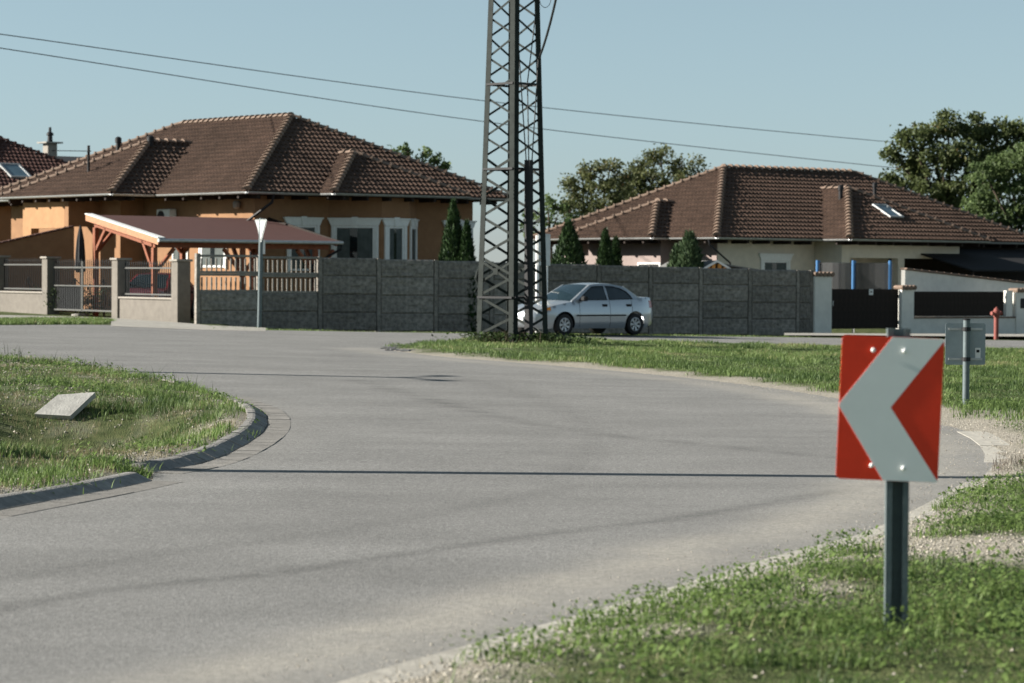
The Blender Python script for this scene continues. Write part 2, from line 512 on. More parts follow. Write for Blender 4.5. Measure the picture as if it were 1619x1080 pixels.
def gravel_mask(x, y):
    """bare stony ground: along the road edge and in worn patches"""
    d = dist_poly([(p.x, p.y) for p in OUT], x, y)
    n = fbm(x * .9, y * .9, 21)
    m = 1 - smooth(.25, .9, d + (n - .5) * 1.3)
    dk = dist_poly([(p.x, p.y) for p in KERB_A + KERB_B], x, y)
    m = np.maximum(m, 1 - smooth(.25, .75, dk + (n - .5) * 1.1))
    c = G(1560, 880)
    m = np.maximum(m, 1 - smooth(.35, .95, np.hypot((x - c.x) / 1.6, (y - c.y) / 1.5) + (n - .5) * .9))
    c = G(1580, 668)
    m = np.maximum(m, .75 * (1 - smooth(.3, 1.0, np.hypot((x - c.x) / 1.8, (y - c.y) / 4.) + (n - .5) * .8)))
    c = G(300, 690)
    m = np.maximum(m, .75 * (1 - smooth(.3, 1.0, np.hypot((x - c.x) / 1.1, (y - c.y) / 3.) + (n - .5) * 1.0)))
    m = np.maximum(m, np.where((x < 0) & (y < 60), .35 * smooth(.5, .7, fbm(x * 2.0, y * 1.5, 29)), 0))
    c = G(40, 575)
    m = np.maximum(m, .7 * (1 - smooth(.3, 1.0, np.hypot((x - c.x) / 2.0, (y - c.y) / 4.) + (n - .5) * 1.2)))
    return np.clip(m, 0, 1)

gm = np_mesh('ground', np.stack([gx.ravel(), gy.ravel(), gzv], -1), quads.ravel(), np.full(len(quads), 4), ground_material(), True)
set_attr(gm, 'gravel', gravel_mask(gx.ravel(), gy.ravel()))
link('ground', gm, kind='structure')

# ------------------------------------------------------------------ asphalt
def sheet(name, outline, material, lift, spacing_near, attrs=None, grid_bounds=None, **props):
    pts = [Vector((p[0], p[1])) for p in outline]
    clean = []
    for p in pts:
        if not clean or (p - clean[-1]).length > .02: clean.append(p)
    n = len(clean)
    x0 = min(p.x for p in clean); x1 = max(p.x for p in clean); y0 = min(p.y for p in clean); y1 = max(p.y for p in clean)
    gp = []
    y = y0 + .1
    while y < y1:
        s = spacing_near * max(1, y / 16)
        gp_x = np.arange(max(x0, -70), min(x1, 70), s)
        gp.append(np.stack([gp_x + rng.uniform(-.1, .1, len(gp_x)) * s, np.full(len(gp_x), y)], -1))
        y += s
    gp = np.concatenate(gp)
    oxy = [(p.x, p.y) for p in clean]
    keep = pip(oxy, gp[:, 0], gp[:, 1])
    gp = gp[keep]
    gp = gp[dist_poly(oxy, gp[:, 0], gp[:, 1], True) > spacing_near * .4]
    allp = clean + [Vector((float(a), float(b_))) for a, b_ in gp]
    v, e, f, *_ = delaunay_2d_cdt(allp, [], [list(range(n))], 1, 1e-5)
    va = np.array([(p.x, p.y) for p in v])
    z = T(va[:, 0], va[:, 1]) + lift
    fi = np.array([i for t in f for i in t]); lc = np.array([len(t) for t in f])
    me = np_mesh(name, np.column_stack([va, z]), fi, lc, material, True)
    if attrs:
        for k, fn in attrs.items(): set_attr(me, k, fn(va[:, 0], va[:, 1]))
    o = link(name, me)
    # faces upward
    if me.polygons[0].normal.z < 0: me.flip_normals()
    for k, w in props.items(): o[k] = w
    return o

def asphalt_material():
    m = bpy.data.materials.new('worn_asphalt'); m.use_nodes = True
    N = m.node_tree.nodes; L = m.node_tree.links; b = N['Principled BSDF']
    b.inputs['Roughness'].default_value = .88; b.inputs['Specular IOR Level'].default_value = .22
    tc = N.new('ShaderNodeTexCoord')
    def noise(s, d=5, r=.6, sc=None):
        n = N.new('ShaderNodeTexNoise'); n.inputs['Scale'].default_value = s; n.inputs['Detail'].default_value = d; n.inputs['Roughness'].default_value = r
        if sc:
            mp = N.new('ShaderNodeMapping'); mp.inputs['Scale'].default_value = sc; mp.inputs['Rotation'].default_value = (0, 0, R(12)); L.new(tc.outputs['Object'], mp.inputs['Vector']); L.new(mp.outputs[0], n.inputs['Vector'])
        else: L.new(tc.outputs['Object'], n.inputs['Vector'])
        return n.outputs['Fac']
    vo = N.new('ShaderNodeTexVoronoi'); vo.inputs['Scale'].default_value = 105; L.new(tc.outputs['Object'], vo.inputs['Vector'])
    r = N.new('ShaderNodeValToRGB'); L.new(vo.outputs['Color'], r.inputs[0])
    r.color_ramp.elements[0].position = .05; r.color_ramp.elements[0].color = (.125, .123, .118, 1)
    r.color_ramp.elements[1].position = .95; r.color_ramp.elements[1].color = (.265, .261, .252, 1)
    def mul(col, fac, lo, hi, a=.3, c=.7):
        mr = N.new('ShaderNodeMapRange'); mr.inputs['From Min'].default_value = a; mr.inputs['From Max'].default_value = c; mr.inputs['To Min'].default_value = lo; mr.inputs['To Max'].default_value = hi
        L.new(fac, mr.inputs[0]); h = N.new('ShaderNodeHueSaturation'); L.new(mr.outputs[0], h.inputs['Value']); L.new(col, h.inputs['Color']); return h.outputs[0]
    c = mul(r.outputs[0], noise(.55, 4), .88, 1.10)
    c = mul(c, noise(.35, 3, .6, (.5, 3.0, 1)), .93, 1.07)
    c = mul(c, noise(16, 4), .84, 1.14)
    c = mul(c, noise(48, 3, .7), .62, 1.34)
    at_ = N.new('ShaderNodeAttribute'); at_.attribute_name = 'dust'
    mx = N.new('ShaderNodeMix'); mx.data_type = 'RGBA'; mx.inputs['B'].default_value = (.40, .355, .28, 1)
    vd = N.new('ShaderNodeTexVoronoi'); vd.inputs['Scale'].default_value = 42; L.new(tc.outputs['Object'], vd.inputs['Vector'])
    rd = N.new('ShaderNodeValToRGB'); L.new(vd.outputs['Color'], rd.inputs[0])
    rd.color_ramp.elements[0].color = (.23, .215, .188, 1); rd.color_ramp.elements[1].color = (.44, .41, .355, 1)
    L.new(rd.outputs[0], mx.inputs['B'])
    L.new(at_.outputs['Fac'], mx.inputs['Factor']); L.new(c, mx.inputs['A'])
    a2 = N.new('ShaderNodeAttribute'); a2.attribute_name = 'worn'
    c2 = mul(mx.outputs['Result'], a2.outputs['Fac'], 1.0, .56, 0, 1)
    L.new(c2, b.inputs['Base Color'])
    bp = N.new('ShaderNodeBump'); bp.inputs['Strength'].default_value = .4; bp.inputs['Distance'].default_value = .008
    L.new(vo.outputs['Distance'], bp.inputs['Height']); L.new(bp.outputs[0], b.inputs['Normal'])
    return m

OUT_XY = [(p.x, p.y) for p in OUT]
def dust(x, y):
    d = dist_poly(OUT_XY, x, y)
    n = fbm(x * .8, y * .8, 31); n2 = fbm(x * 4, y * 4, 33)
    band = np.exp(-((d - .75 - (n - .5) * .5) / .34) ** 2) * .50 + .20 * (1 - smooth(.1, 1.2, d))
    k = dist_poly([(p.x, p.y) for p in KERB_A + KERB_B], x, y)
    return np.clip(band * (.55 + .9 * n2) * np.where(y < 40, 1, .7) + .10 * (1 - smooth(0, .9, k)), 0, .9)

SEAMS = [[(p.x, p.y) for p in catmull(Gs(s), .4)] for s in (
    [(-60, 975), (160, 935), (440, 905), (640, 876), (860, 845), (1100, 815), (1330, 775)],
    [(-60, 925), (300, 870), (520, 842), (800, 790), (900, 770)],
    [(560, 600), (640, 622), (720, 642), (830, 668), (935, 685), (1050, 697), (1180, 710), (1320, 724)],
    [(740, 600), (830, 625), (905, 655), (938, 686), (925, 720), (900, 745)])]
def worn(x, y):
    w = np.zeros(len(x))
    for i, s in enumerate(SEAMS):
        d = dist_poly(s, x, y)
        w = np.maximum(w, (.8, .35, .7, .35)[i] * np.exp(-(d / (.09, .14, .10, .12)[i]) ** 2) * (.55 + .6 * fbm(x * 1.5, y * 1.5, 41 + i)))
    # oily darker lane in the middle
    c = dist_poly([(p.x, p.y) for p in catmull(Gs([(0, 930), (500, 830), (800, 740), (850, 660), (700, 600), (450, 560)]), .6)], x, y)
    return np.clip(w + .22 * np.exp(-(c / 1.1) ** 2) * fbm(x * .7, y * .7, 50), 0, 1)

asph = asphalt_material()
sheet('road', ROAD_XY, asph, 0.0, .14, {'dust': dust, 'worn': worn}, kind='structure')

sheet('driveway', DRIVE, M['concrete'], .006, .6, kind='structure')
sheet('pavement', PATHS, M['concrete'], .03, .8, kind='structure')

# ------------------------------------------------------------------ kerbs and edging stones, each stone its own mesh
def arc_sections(path):
    s = [0.0]
    for i in range(1, len(path)): s.append(s[-1] + (path[i] - path[i - 1]).length)
    return s
def on_path(path, s, d):
    d = max(0, min(d, s[-1] - 1e-4))
    k = max(0, int(np.searchsorted(s, d)) - 1)
    k = min(k, len(path) - 2)
    t = (d - s[k]) / max(1e-6, s[k + 1] - s[k])
    p = path[k].lerp(path[k + 1], t)
    tan = (path[k + 1] - path[k]); tan.z = 0; tan.normalize()
    return p, Vector((-tan.y, tan.x, 0))          # normal to the left of travel
def run_stones(parent, path, length, prof, name, m, gap=.012, jit=.006, side=1):
    """prof: outline (offset to the left of the path, height)"""
    s = arc_sections(path)
    n = max(1, int(s[-1] / length))
    for i in range(n):
        a = s[-1] * i / n + gap / 2; b = s[-1] * (i + 1) / n - gap / 2
        mb = MB(); vs = []
        dz = random.uniform(-jit, jit); do = random.uniform(-jit, jit)
        for d in (a, (a + b) / 2, b):
            p, nn = on_path(path, s, d)
            for off, h in prof: vs.append(p + nn * (side * off + do) + Vector((0, 0, h + dz)))
        k = len(prof); fs = []
        for r in range(2):
            for j in range(k): fs.append((r * k + j, r * k + (j + 1) % k, (r + 1) * k + (j + 1) % k, (r + 1) * k + j))
        fs.append(tuple(range(k - 1, -1, -1))); fs.append(tuple(range(2 * k, 3 * k)))
        mb.add(vs, fs)
        mb.build(name, m, parent)
kerb = link('kerb', None, kind='structure')
KP = [(0, -.12), (0, .012), (.03, .024), (.13, .072), (.16, .078), (.22, .077), (.22, -.12)]
run_stones(kerb, KERB_A, 1.0, KP, 'kerb_stone', M['kerb'])
run_stones(kerb, KERB_B, .34, KP, 'kerb_stone', M['kerb'])
GP = [(-.02, -.1), (-.02, .008), (-.26, .003), (-.26, -.1)]
run_stones(kerb, KERB_A, 1.0, GP, 'gutter_stone', M['gutter_stone'], jit=.003)
run_stones(kerb, KERB_B, .40, GP, 'gutter_stone', M['gutter_stone'], jit=.003)
kb2 = catmull(Gs([(300, 612), (270, 606), (232, 600)]), .2)
run_stones(kerb, kb2, .5, KP, 'kerb_stone', M['kerb'])
edging = link('edging', None, kind='structure')
EP = [(0.12, -.1), (0.12, .003), (-.20, .006), (-.20, -.1)]
seg = [p for p in OUT if p.y < 31]
run_stones(edging, seg, 2.4, EP, 'edging_stone', mat('dusty_edging', (.36, .34, .30), .95, .25, 9, .4, 40, rand=.15), side=1, jit=.004)

# loose cobbles at the tip of the grass triangle
cob = link('cobble_apron', None, kind='structure')
tip = [(p.x, p.y) for p in Gs([(604, 550), (640, 545.5), (700, 543.5), (672, 552), (650, 557), (615, 554.5)])]
bx0 = min(p[0] for p in tip); bx1 = max(p[0] for p in tip); by0 = min(p[1] for p in tip); by1 = max(p[1] for p in tip)
cobm = MB(); cobm.bbox(-.1, .1, -.17, .17, -.1, .03, .02)
cobme = cobm.mesh('cobble', mat('dark_cobble', (.10, .10, .10), .9, .3, 8, .4, 40, rand=.3))
cx_ = np.arange(bx0, bx1, .235)
row = 0
for yy in np.arange(by0, by1, .40):
    for xx in cx_ + (.11 if row % 2 else 0):
        if pip(tip, np.array([xx]), np.array([yy]))[0]:
            link('cobble', cobme, cob, loc=(xx + random.uniform(-.02, .02), yy, Tf(xx, yy) - .006 + random.uniform(-.008, .008)), rot=(random.uniform(-.05, .05), random.uniform(-.05, .05), random.uniform(-.12, .12)))
    row += 1
# ------------------------------------------------------------------ tiled roofs
TW, TL = .40, .345
def tile_mesh(name, m, hi=.042, amp=.052):
    n = 10
    xs_ = [TW * i / n for i in range(n + 1)]
    prof = [amp * (.5 - .5 * math.cos(2 * math.pi * 2 * i / n)) for i in range(n + 1)]
    mb = MB()
    top = [(x, TL + .03, p * .9 + .004) for x, p in zip(xs_, prof)]
    low = [(x, 0, p + hi) for x, p in zip(xs_, prof)]
    bot = [(x, .004, p * .4) for x, p in zip(xs_, prof)]
    v = low + top + bot; k = n + 1
    f = [(i, i + 1, k + i + 1, k + i) for i in range(n)] + [(2 * k + i, 2 * k + i + 1, i + 1, i) for i in range(n)]
    mb.add(v, f)
    return mb.mesh(name, m, False, normals=False)

def ridge_mesh(name, m):
    mb = MB(); n = 6; L = .40; vs = []; fs = []
    for x, r, dz in ((0, .165, .035), (.06, .165, .035), (.06, .14, .02), (L, .12, 0)):
        for k in range(n + 1):
            t = math.pi * k / n
            vs.append((x, r * math.cos(t), dz + r * .7 * math.sin(t)))
    for i in range(3):
        for k in range(n): fs.append((i * (n + 1) + k, i * (n + 1) + k + 1, (i + 1) * (n + 1) + k + 1, (i + 1) * (n + 1) + k))
    fs.append(tuple(range(n, -1, -1)))
    mb.add(vs, fs)
    return mb.mesh(name, m, 40)

def face_frame(P):
    P = [Vector(p) for p in P]
    n = (P[1] - P[0]).cross(P[2] - P[1]).normalized()
    if n.z < 0: n = -n
    u = (P[1] - P[0]).normalized()
    v = n.cross(u)
    if v.z < 0: u = -u; v = n.cross(u)
    return u, v, n

def make_roof(root, faces, ridges, eaves, tmat, rmat, cam_local, n_parts=300, name='roof', gutter=True, rafters=True, skip=None, plain=()):
    """faces: convex polygons, first edge the eave.  ridges: (A, B).  eaves: (A, B) with the outside on the right of A->B"""
    mb = MB()
    for P in list(faces) + list(plain):
        u, v, n = face_frame(P)
        top = [Vector(p) - n * .02 for p in P]
        mb.prism(top, n * -.10)
    roof = mb.build(name, M['under'], root)
    tm = tile_mesh('roof_tile', tmat)
    tv = np.array([v.co for v in tm.vertices]); tf = [tuple(p.vertices) for p in tm.polygons]
    full = []; clipped = MB()
    for P in faces:
        u, v, n = face_frame(P)
        O = Vector(P[0])
        p2 = [((Vector(p) - O).dot(u), (Vector(p) - O).dot(v)) for p in P]
        a0 = min(p[0] for p in p2); a1 = max(p[0] for p in p2); b1 = max(p[1] for p in p2)
        nr = int(b1 / TL) + 1; nc = int((a1 - a0) / TW) + 2
        for j in range(nr):
            for i in range(nc):
                x = a0 + (i - (.25 if j % 2 else 0)) * TW; y = j * TL - .05
                cs = [(x + .02, max(y + .055, .001)), (x + TW - .02, max(y + .055, .001)), (x + TW - .02, y + TL), (x + .02, y + TL)]
                ins = pip(p2, [c[0] for c in cs], [c[1] for c in cs])
                if not ins.any():
                    mid = pip(p2, [x + TW / 2], [y + TL / 2])
                    if not mid.any(): continue
                org = O + u * x + v * y + n * .006
                if skip and skip(org + u * TW / 2 + v * TL / 2): continue
                Mx = Matrix((( u.x, v.x, n.x, org.x), (u.y, v.y, n.y, org.y), (u.z, v.z, n.z, org.z), (0, 0, 0, 1)))
                if ins.all(): full.append(((org - cam_local).length, Mx @ Matrix.Rotation(random.uniform(-.012, .012), 4, 'Z')))
                else:
                    bm = bmesh.new()
                    bv = [bm.verts.new(Mx @ Vector(c)) for c in tv]
                    for f in tf: bm.faces.new([bv[k] for k in f])
                    for e in range(len(P)):
                        A = Vector(P[e]); B = Vector(P[(e + 1) % len(P)])
                        if e == 0: continue
                        en = (B - A).cross(n).normalized()
                        cen = sum((Vector(p) for p in P), Vector()) / len(P)
                        if en.dot(cen - A) > 0: en = -en
                        bmesh.ops.bisect_plane(bm, geom=bm.verts[:] + bm.edges[:] + bm.faces[:], plane_co=A, plane_no=en, clear_outer=True)
                    bm.verts.index_update()
                    if bm.faces: clipped.add([w.co.copy() for w in bm.verts], [[w.index for w in f.verts] for f in bm.faces])
                    bm.free()
    full.sort(key=lambda t: t[0])
    for d, Mx in full[:n_parts]: link('roof_tile', tm, roof, M=Mx)
    rest = full[n_parts:]
    if rest or clipped.v:
        vs = [np.asarray(clipped.v, float).reshape(-1, 3)]; fi = [np.array([i for f in clipped.f for i in f], int)]; lc = [np.array([len(f) for f in clipped.f], int)]
        o = len(clipped.v)
        tfi = np.array([i for f in tf for i in f]); tlc = np.array([len(f) for f in tf])
        for d, Mx in rest:
            A = np.array(Mx)
            vs.append(tv @ A[:3, :3].T + A[:3, 3]); fi.append(tfi + o); lc.append(tlc); o += len(tv)
        me = np_mesh('roof_tiling', np.concatenate(vs), np.concatenate(fi), np.concatenate(lc), tmat)
        link('roof_tiling', me, roof, kind='stuff')
    rm = ridge_mesh('ridge_tile', rmat)
    for A, B in ridges:
        A = Vector(A); B = Vector(B); d = (B - A); L = d.length; d.normalize()
        k = max(1, int(L / .35)); side = Vector((0, 0, 1)).cross(d).normalized(); up = d.cross(side)
        for i in range(k):
            p = A + d * (L * i / k) + Vector((0, 0, .03))
            Mx = Matrix(((d.x, side.x, up.x, p.x), (d.y, side.y, up.y, p.y), (d.z, side.z, up.z, p.z), (0, 0, 0, 1)))
            link('ridge_tile', rm, roof, M=Mx)
    if gutter:
        for A, B in eaves:
            A = Vector(A); B = Vector(B); d = (B - A).normalized(); out = d.cross(Vector((0, 0, 1)))
            g = MB(); n = 8; vs = []; fs = []
            for e in (A - d * .02, B + d * .02):
                for rr in (.075, .062):
                    for k in range(n + 1):
                        t = math.pi + math.pi * k / n
                        vs.append(e + out * (.06 + rr * math.cos(t)) + Vector((0, 0, -.02 + rr * math.sin(t))))
            m_ = n + 1
            for k in range(n):
                fs.append((k, k + 1, 2 * m_ + k + 1, 2 * m_ + k)); fs.append((m_ + k, 3 * m_ + k, 3 * m_ + k + 1, m_ + k + 1))
            fs += [(0, 2 * m_, 3 * m_, m_), (n, m_ + n, 3 * m_ + n, 2 * m_ + n)]
            fs += [tuple(list(range(0, m_)) + list(range(2 * m_ - 1, m_ - 1, -1))), tuple(list(range(2 * m_, 3 * m_)) + list(range(4 * m_ - 1, 3 * m_ - 1, -1)))]
            g.add(vs, fs); g.build('gutter', M['zinc'], root, smooth=40)
    if rafters:
        rf = MB(); rf.box(-.05, .05, .03, .90, -.17, -.045); rme = rf.mesh('rafter_end', M['dark_wood'])
        for A, B in eaves:
            A = Vector(A); B = Vector(B); d = (B - A).normalized(); L = (B - A).length
            out = d.cross(Vector((0, 0, 1))); k = max(1, int(L / .95))
            for i in range(k):
                p = A + d * (L * (i + .5) / k)
                Mx = Matrix(((d.x, -out.x, 0, p.x), (d.y, -out.y, 0, p.y), (0, 0, 1, p.z - .06), (0, 0, 0, 1)))
                link('rafter_end', rme, roof, M=Mx)
    return roof

class RoofPlan:
    """hip roof over x0..x1, y0..y1 with side bays; heights follow one pitch"""
    def __init__(s, ze, tan):
        s.ze = ze; s.tan = tan; s.faces = []; s.plain = []; s.ridges = []; s.eaves = []
    def P(s, x, y, h=0): return Vector((x, y, s.ze + h * s.tan))
    def main_y(s, lx, ly):
        """ridge along y, eaves at x=0 and y=0 face the street"""
        w = lx / 2; P = s.P
        A, B = P(w, w, w), P(w, ly - w, w)
        s.w = w; s.apex = A
        s.faces += [[P(0, ly), P(0, 0), A, B], [P(0, 0), P(lx, 0), A]]
        s.plain += [[P(lx, 0), P(lx, ly), B, A], [P(lx, ly), P(0, ly), B]]
        s.ridges += [(A, B), (P(0, 0), A), (P(lx, 0), A), (P(0, ly), B)]
        s.main_h = lambda x, y: min(x, y, lx - x, ly - y)
    def main_x(s, lx, ly):
        w = ly / 2; P = s.P
        A, B = P(w, w, w), P(lx - w, w, w)
        s.w = w; s.apex = A
        s.faces += [[P(0, ly), P(0, 0), A], [P(0, 0), P(lx, 0), B, A]]
        s.plain += [[P(lx, 0), P(lx, ly), B], [P(lx, ly), P(0, ly), A, B]]
        s.ridges += [(A, B), (P(0, 0), A), (P(lx, 0), B), (P(0, ly), A)]
        s.main_h = lambda x, y: min(x, y, lx - x, ly - y)
    def bay_left(s, a, b, q):
        """bay on the x=0 side, between y=a and y=b, standing q proud"""
        w = (b - a) / 2; m = (a + b) / 2; P = s.P
        A = P(-q + w, m, w); V = P(w, m, w)
        s.faces += [[P(-q, b), P(-q, a), A], [P(-q, a), P(0, a), V, A]]
        s.plain += [[P(0, b), P(-q, b), A, V]]
        s.ridges += [(P(-q, a), A), (P(-q, b), A), (A, V)]
        s.bl = lambda x, y: (min(x + q, y - a, b - y))
        return A
    def bay_front(s, a, b, q):
        w = (b - a) / 2; m = (a + b) / 2; P = s.P
        A = P(m, -q + w, w); V = P(m, w, w)
        s.faces += [[P(a, -q), P(b, -q), A], [P(a, 0), P(a, -q), A, V]]
        s.plain += [[P(b, -q), P(b, 0), V, A]]
        s.ridges += [(P(a, -q), A), (P(b, -q), A), (A, V)]
        s.bf = lambda x, y: (min(y + q, x - a, b - x))
        return A
    def skip(s, p):
        """main-roof tiles lying under a bay roof"""
        h = (p.z - s.ze) / s.tan
        for f in (getattr(s, 'bl', None), getattr(s, 'bf', None)):
            if f and f(p.x, p.y) > h + .12: return True
        mh = s.main_h(p.x, p.y)
        return mh > h + .12

def wall_box(name, root, x0, x1, y0, y1, z0, z1, m):
    mb = MB(); mb.box(x0, x1, y0, y1, z0, z1)
    return mb.build(name, m, root)

def window(root, Mx, w, h, curtain=False, trim=True, dark=False, keystone=True, shutter=False):
    """window in the plane y=0 of Mx, outside towards -y, origin at the middle of the sill"""
    f = MB()
    t = .07
    f.box(-w / 2, -w / 2 + t, -.05, .02, 0, h, Mx); f.box(w / 2 - t, w / 2, -.05, .02, 0, h, Mx)
    f.box(-w / 2 + t, w / 2 - t, -.05, .02, 0, t, Mx); f.box(-w / 2 + t, w / 2 - t, -.05, .02, h - t, h, Mx)
    fr = f.build('window', M['white'], root)
    g = MB(); g.box(-w / 2 + t, w / 2 - t, -.02, -.012, t, h - t, Mx); g.build('pane', M['glass'] if not dark else M['dark_metal'], fr)
    if curtain:
        c = MB(); n = 14; a = -w / 2 + t + .01; b = w / 2 - t - .01
        for k in range(n):
            xa = a + (b - a) * k / n; xb = a + (b - a) * (k + 1) / n
            if .35 < (k + .5) / n < .6: continue
            c.add([Mx @ Vector((xa, -.0245 - .004 * (k % 2), t)), Mx @ Vector((xb, -.0245 - .004 * ((k + 1) % 2), t)), Mx @ Vector((xb, -.0245 - .004 * ((k + 1) % 2), h - t - .03)), Mx @ Vector((xa, -.0245 - .004 * (k % 2), h - t - .03))], [(0, 1, 2, 3)])
        c.build('curtain', M['curtain'], fr)
    if trim:
        a = .13
        s = MB(); s.bbox(-w / 2 - a, -w / 2 - .004, -.07, .02, -.05, h + .004, .012, Mx); s.build('surround', M['white'], fr)
        s = MB(); s.bbox(w / 2 + .004, w / 2 + a, -.07, .02, -.05, h + .004, .012, Mx); s.build('surround', M['white'], fr)
        s = MB()
        s.prism([Mx @ Vector(p) for p in ((-w / 2 - a, -.08, h + .006), (w / 2 + a, -.08, h + .006), (w / 2 + a + .1, -.08, h + .22), (-w / 2 - a - .1, -.08, h + .22))], Mx.to_3x3() @ Vector((0, .10, 0)))
        s.box(-w / 2 - a - .12, w / 2 + a + .12, -.12, .02, h + .222, h + .27, Mx)
        if keystone: s.prism([Mx @ Vector(p) for p in ((-.07, -.115, h + .0), (.07, -.115, h + .0), (.11, -.115, h + .30), (-.11, -.115, h + .30))], Mx.to_3x3() @ Vector((0, .033, 0)))
        s.build('cornice', M['white'], fr)
    return fr

def facing(x, y, z, deg):
    """matrix of a wall plane whose outside (-y) is turned by deg"""
    return Matrix.Translation((x, y, z)) @ Matrix.Rotation(R(deg), 4, 'Z')

def vent_pipe(root, x, y, z, h, r=.06, cap=True, name='vent_pipe'):
    mb = MB(); pr = [(r, -.5), (r, h)]
    if cap: pr += [(r * 1.35, h), (r * 1.35, h + .16), (r * .5, h + .22)]
    mb.lathe(pr, 10, Matrix.Translation((x, y, z)))
    return mb.build(name, M['dark_metal'], root, smooth=40)

E2 = Vector((math.sin(R(51)), math.cos(R(51)), 0))      # along the street front, away to the right
E1 = Vector((-math.cos(R(51)), math.sin(R(51)), 0))     # along the side, away to the left
HROT = math.atan2(E2.y, E2.x)

def loc_of(P0, p):
    d = Vector(p) - Vector(P0); return Vector((d.dot(E2), d.dot(E1), d.z))

# ================================================================== the ochre house
Z0 = 92.0
P0 = at(390, 302, Z0); ze = P0.z - 0.0; P0g = Vector((P0.x, P0.y, 0))
house = thing('ochre_house', 'single storey ochre house with brown tiled hip roof and white window surrounds behind the carport', 'house', P0g, HROT)
CL = Matrix.Rotation(-HROT, 4, 'Z') @ (CAM - P0g)
lw = 11.2
apex_t = P0 + (E1 + E2) * lw / 2
zr = at(470, 185, apex_t.y).z
tan = (zr - ze) / (lw / 2)
AP = P0g + (E1 + E2) * lw / 2
rl = along(AP, E1, 285)
plan = RoofPlan(ze, tan)
ly = rl + lw
plan.main_y(lw, ly)
ya = along(P0g, E1, 246)
# how proud the left bay stands: its corner is seen in column 176
q1 = along(P0g + E1 * ya, -E2, 176)
A1 = plan.bay_left(ya, ya + 7.7, q1)
xa = along(P0g, E2, 505)
q2 = along(P0g + E2 * xa, -E1, 527)
xb = xa + along(P0g + E2 * xa - E1 * q2, E2, 740)
A2 = plan.bay_front(xa, xb, q2)
print('ochre house: eave', round(ze, 2), 'ridge', round(zr, 2), 'tan', round(tan, 3), 'q1', round(q1, 2), 'q2', round(q2, 2), 'bay', round(xa, 2), round(xb, 2), 'ya', round(ya, 2), 'ridge len', round(rl, 2))
plan.eaves = [(plan.P(0, ya), plan.P(0, 0)), (plan.P(0, 0), plan.P(xa, 0)), (plan.P(xa, 0), plan.P(xa, -q2)), (plan.P(xa, -q2), plan.P(xb, -q2)), (plan.P(xb, 0), plan.P(lw, 0)),
              (plan.P(-q1, ya + 7.7), plan.P(-q1, ya)), (plan.P(-q1, ya), plan.P(0, ya)), (plan.P(0, ly), plan.P(0, ya + 7.7))]
make_roof(house, plan.faces, plan.ridges, plan.eaves, M['tile'], M['ridge'], CL, plain=plan.plain, skip=plan.skip)
OV = .95
zt = ze - .10
wall_box('wall', house, OV, lw - OV, OV, ly - OV, -.2, zt, M['ochre'])
# soffit under the eaves
# three-sided bay on the street front
bx0_ = along(P0g + E1 * OV, E2, 519)
sP = P0g + E1 * OV + E2 * bx0_
bq = along(sP, (E2 - E1) / math.sqrt(2), 603) / math.sqrt(2)
sP2 = sP + (E2 - E1) * bq
bx1_ = bx0_ + 2 * bq + along(sP2, E2, 646)
bayw = MB(); bayw.prism([(bx0_, OV, -.2), (bx0_ + bq, OV - bq, -.2), (bx1_ - bq, OV - bq, -.2), (bx1_, OV, -.2)], (0, 0, zt + .2))
bayw.build('bay_wall', M['ochre'], house)
wz = at(560, 357, Z0 + 3).z - 1.55       # window sill height; heads line up
WH = 1.55
window(house, facing(bx0_ + bq / 2 - .0, OV - bq / 2, wz, -45), bq * 1.414 - .46, WH, True)
window(house, facing((bx0_ + bx1_) / 2, OV - bq, wz, 0), bx1_ - bx0_ - 2 * bq - .48, WH, True)
window(house, facing(bx1_ - bq / 2, OV - bq / 2, wz, 45), bq * 1.414 - .62, WH, True)
xw1 = along(P0g + E1 * OV, E2, 478)
window(house, facing(xw1, OV, wz, 0), 1.1, WH, True)
xw4 = along(P0g + E1 * OV, E2, 745)
window(house, facing(min(xw4, lw - 1.6), OV, wz, 0), 1.0, WH, False)
# left side: wing under the bay roof with a deep open porch
bxw = -q1 + 1.75
bxf = -q1 + .45
by0_ = along(P0g + E2 * bxw, E1, 190)
by1_ = along(P0g + E2 * bxf, E1, 36)
wing = MB()
ym_ = along(P0g + E2 * bxf, E1, 108)
pier_ = along(P0g + E2 * bxw, E1, 181) - by0_
wing.box(bxw, OV - .01, by0_, by0_ + pier_, -.2, zt)                # street side of the wing
wing.box(bxw, bxw + .3, by0_ + pier_, ym_, zt - 1.0, zt)            # lintel over the shaded porch
wing.box(bxf, OV - .01, ym_, ym_ + .3, zt - 1.0, zt)
wing.build('porch_wall', M['ochre'], house)
wing = MB()
wing.box(bxf, bxf + .3, ym_ + .3, by1_, zt - 1.05, zt)            # porch that stands farther forward
wing.box(bxf, bxf + .32, by1_ - .6, by1_, -.2, zt - 1.05)
wing.box(bxf + .002, bxf + .3, ym_ + .3, ym_ + .55, -.2, zt - 1.05)
wing.build('porch_front', M['ochre_sunlit'], house)
pd = MB(); pd.box(OV - .05, OV - .012, by0_ + pier_ + .01, ym_ - .02, 0, zt - .7); pd.build('porch_shade_sheet', M['dark_wood'], house)  # dark sheet standing in for the deep shade inside the porch
ly1 = along(P0g + E2 * OV, E1, 338)
window(house, facing(OV, ly1, wz + .1, -90), 1.5, 1.35, True, trim=True, keystone=False)
ly2 = along(P0g + E2 * OV, E1, 216)
dw = MB(); Mx = facing(OV, max(2.2, ly1 + 2.1), .3, -90)
window(house, Mx, 1.0, 2.45, True, trim=False)
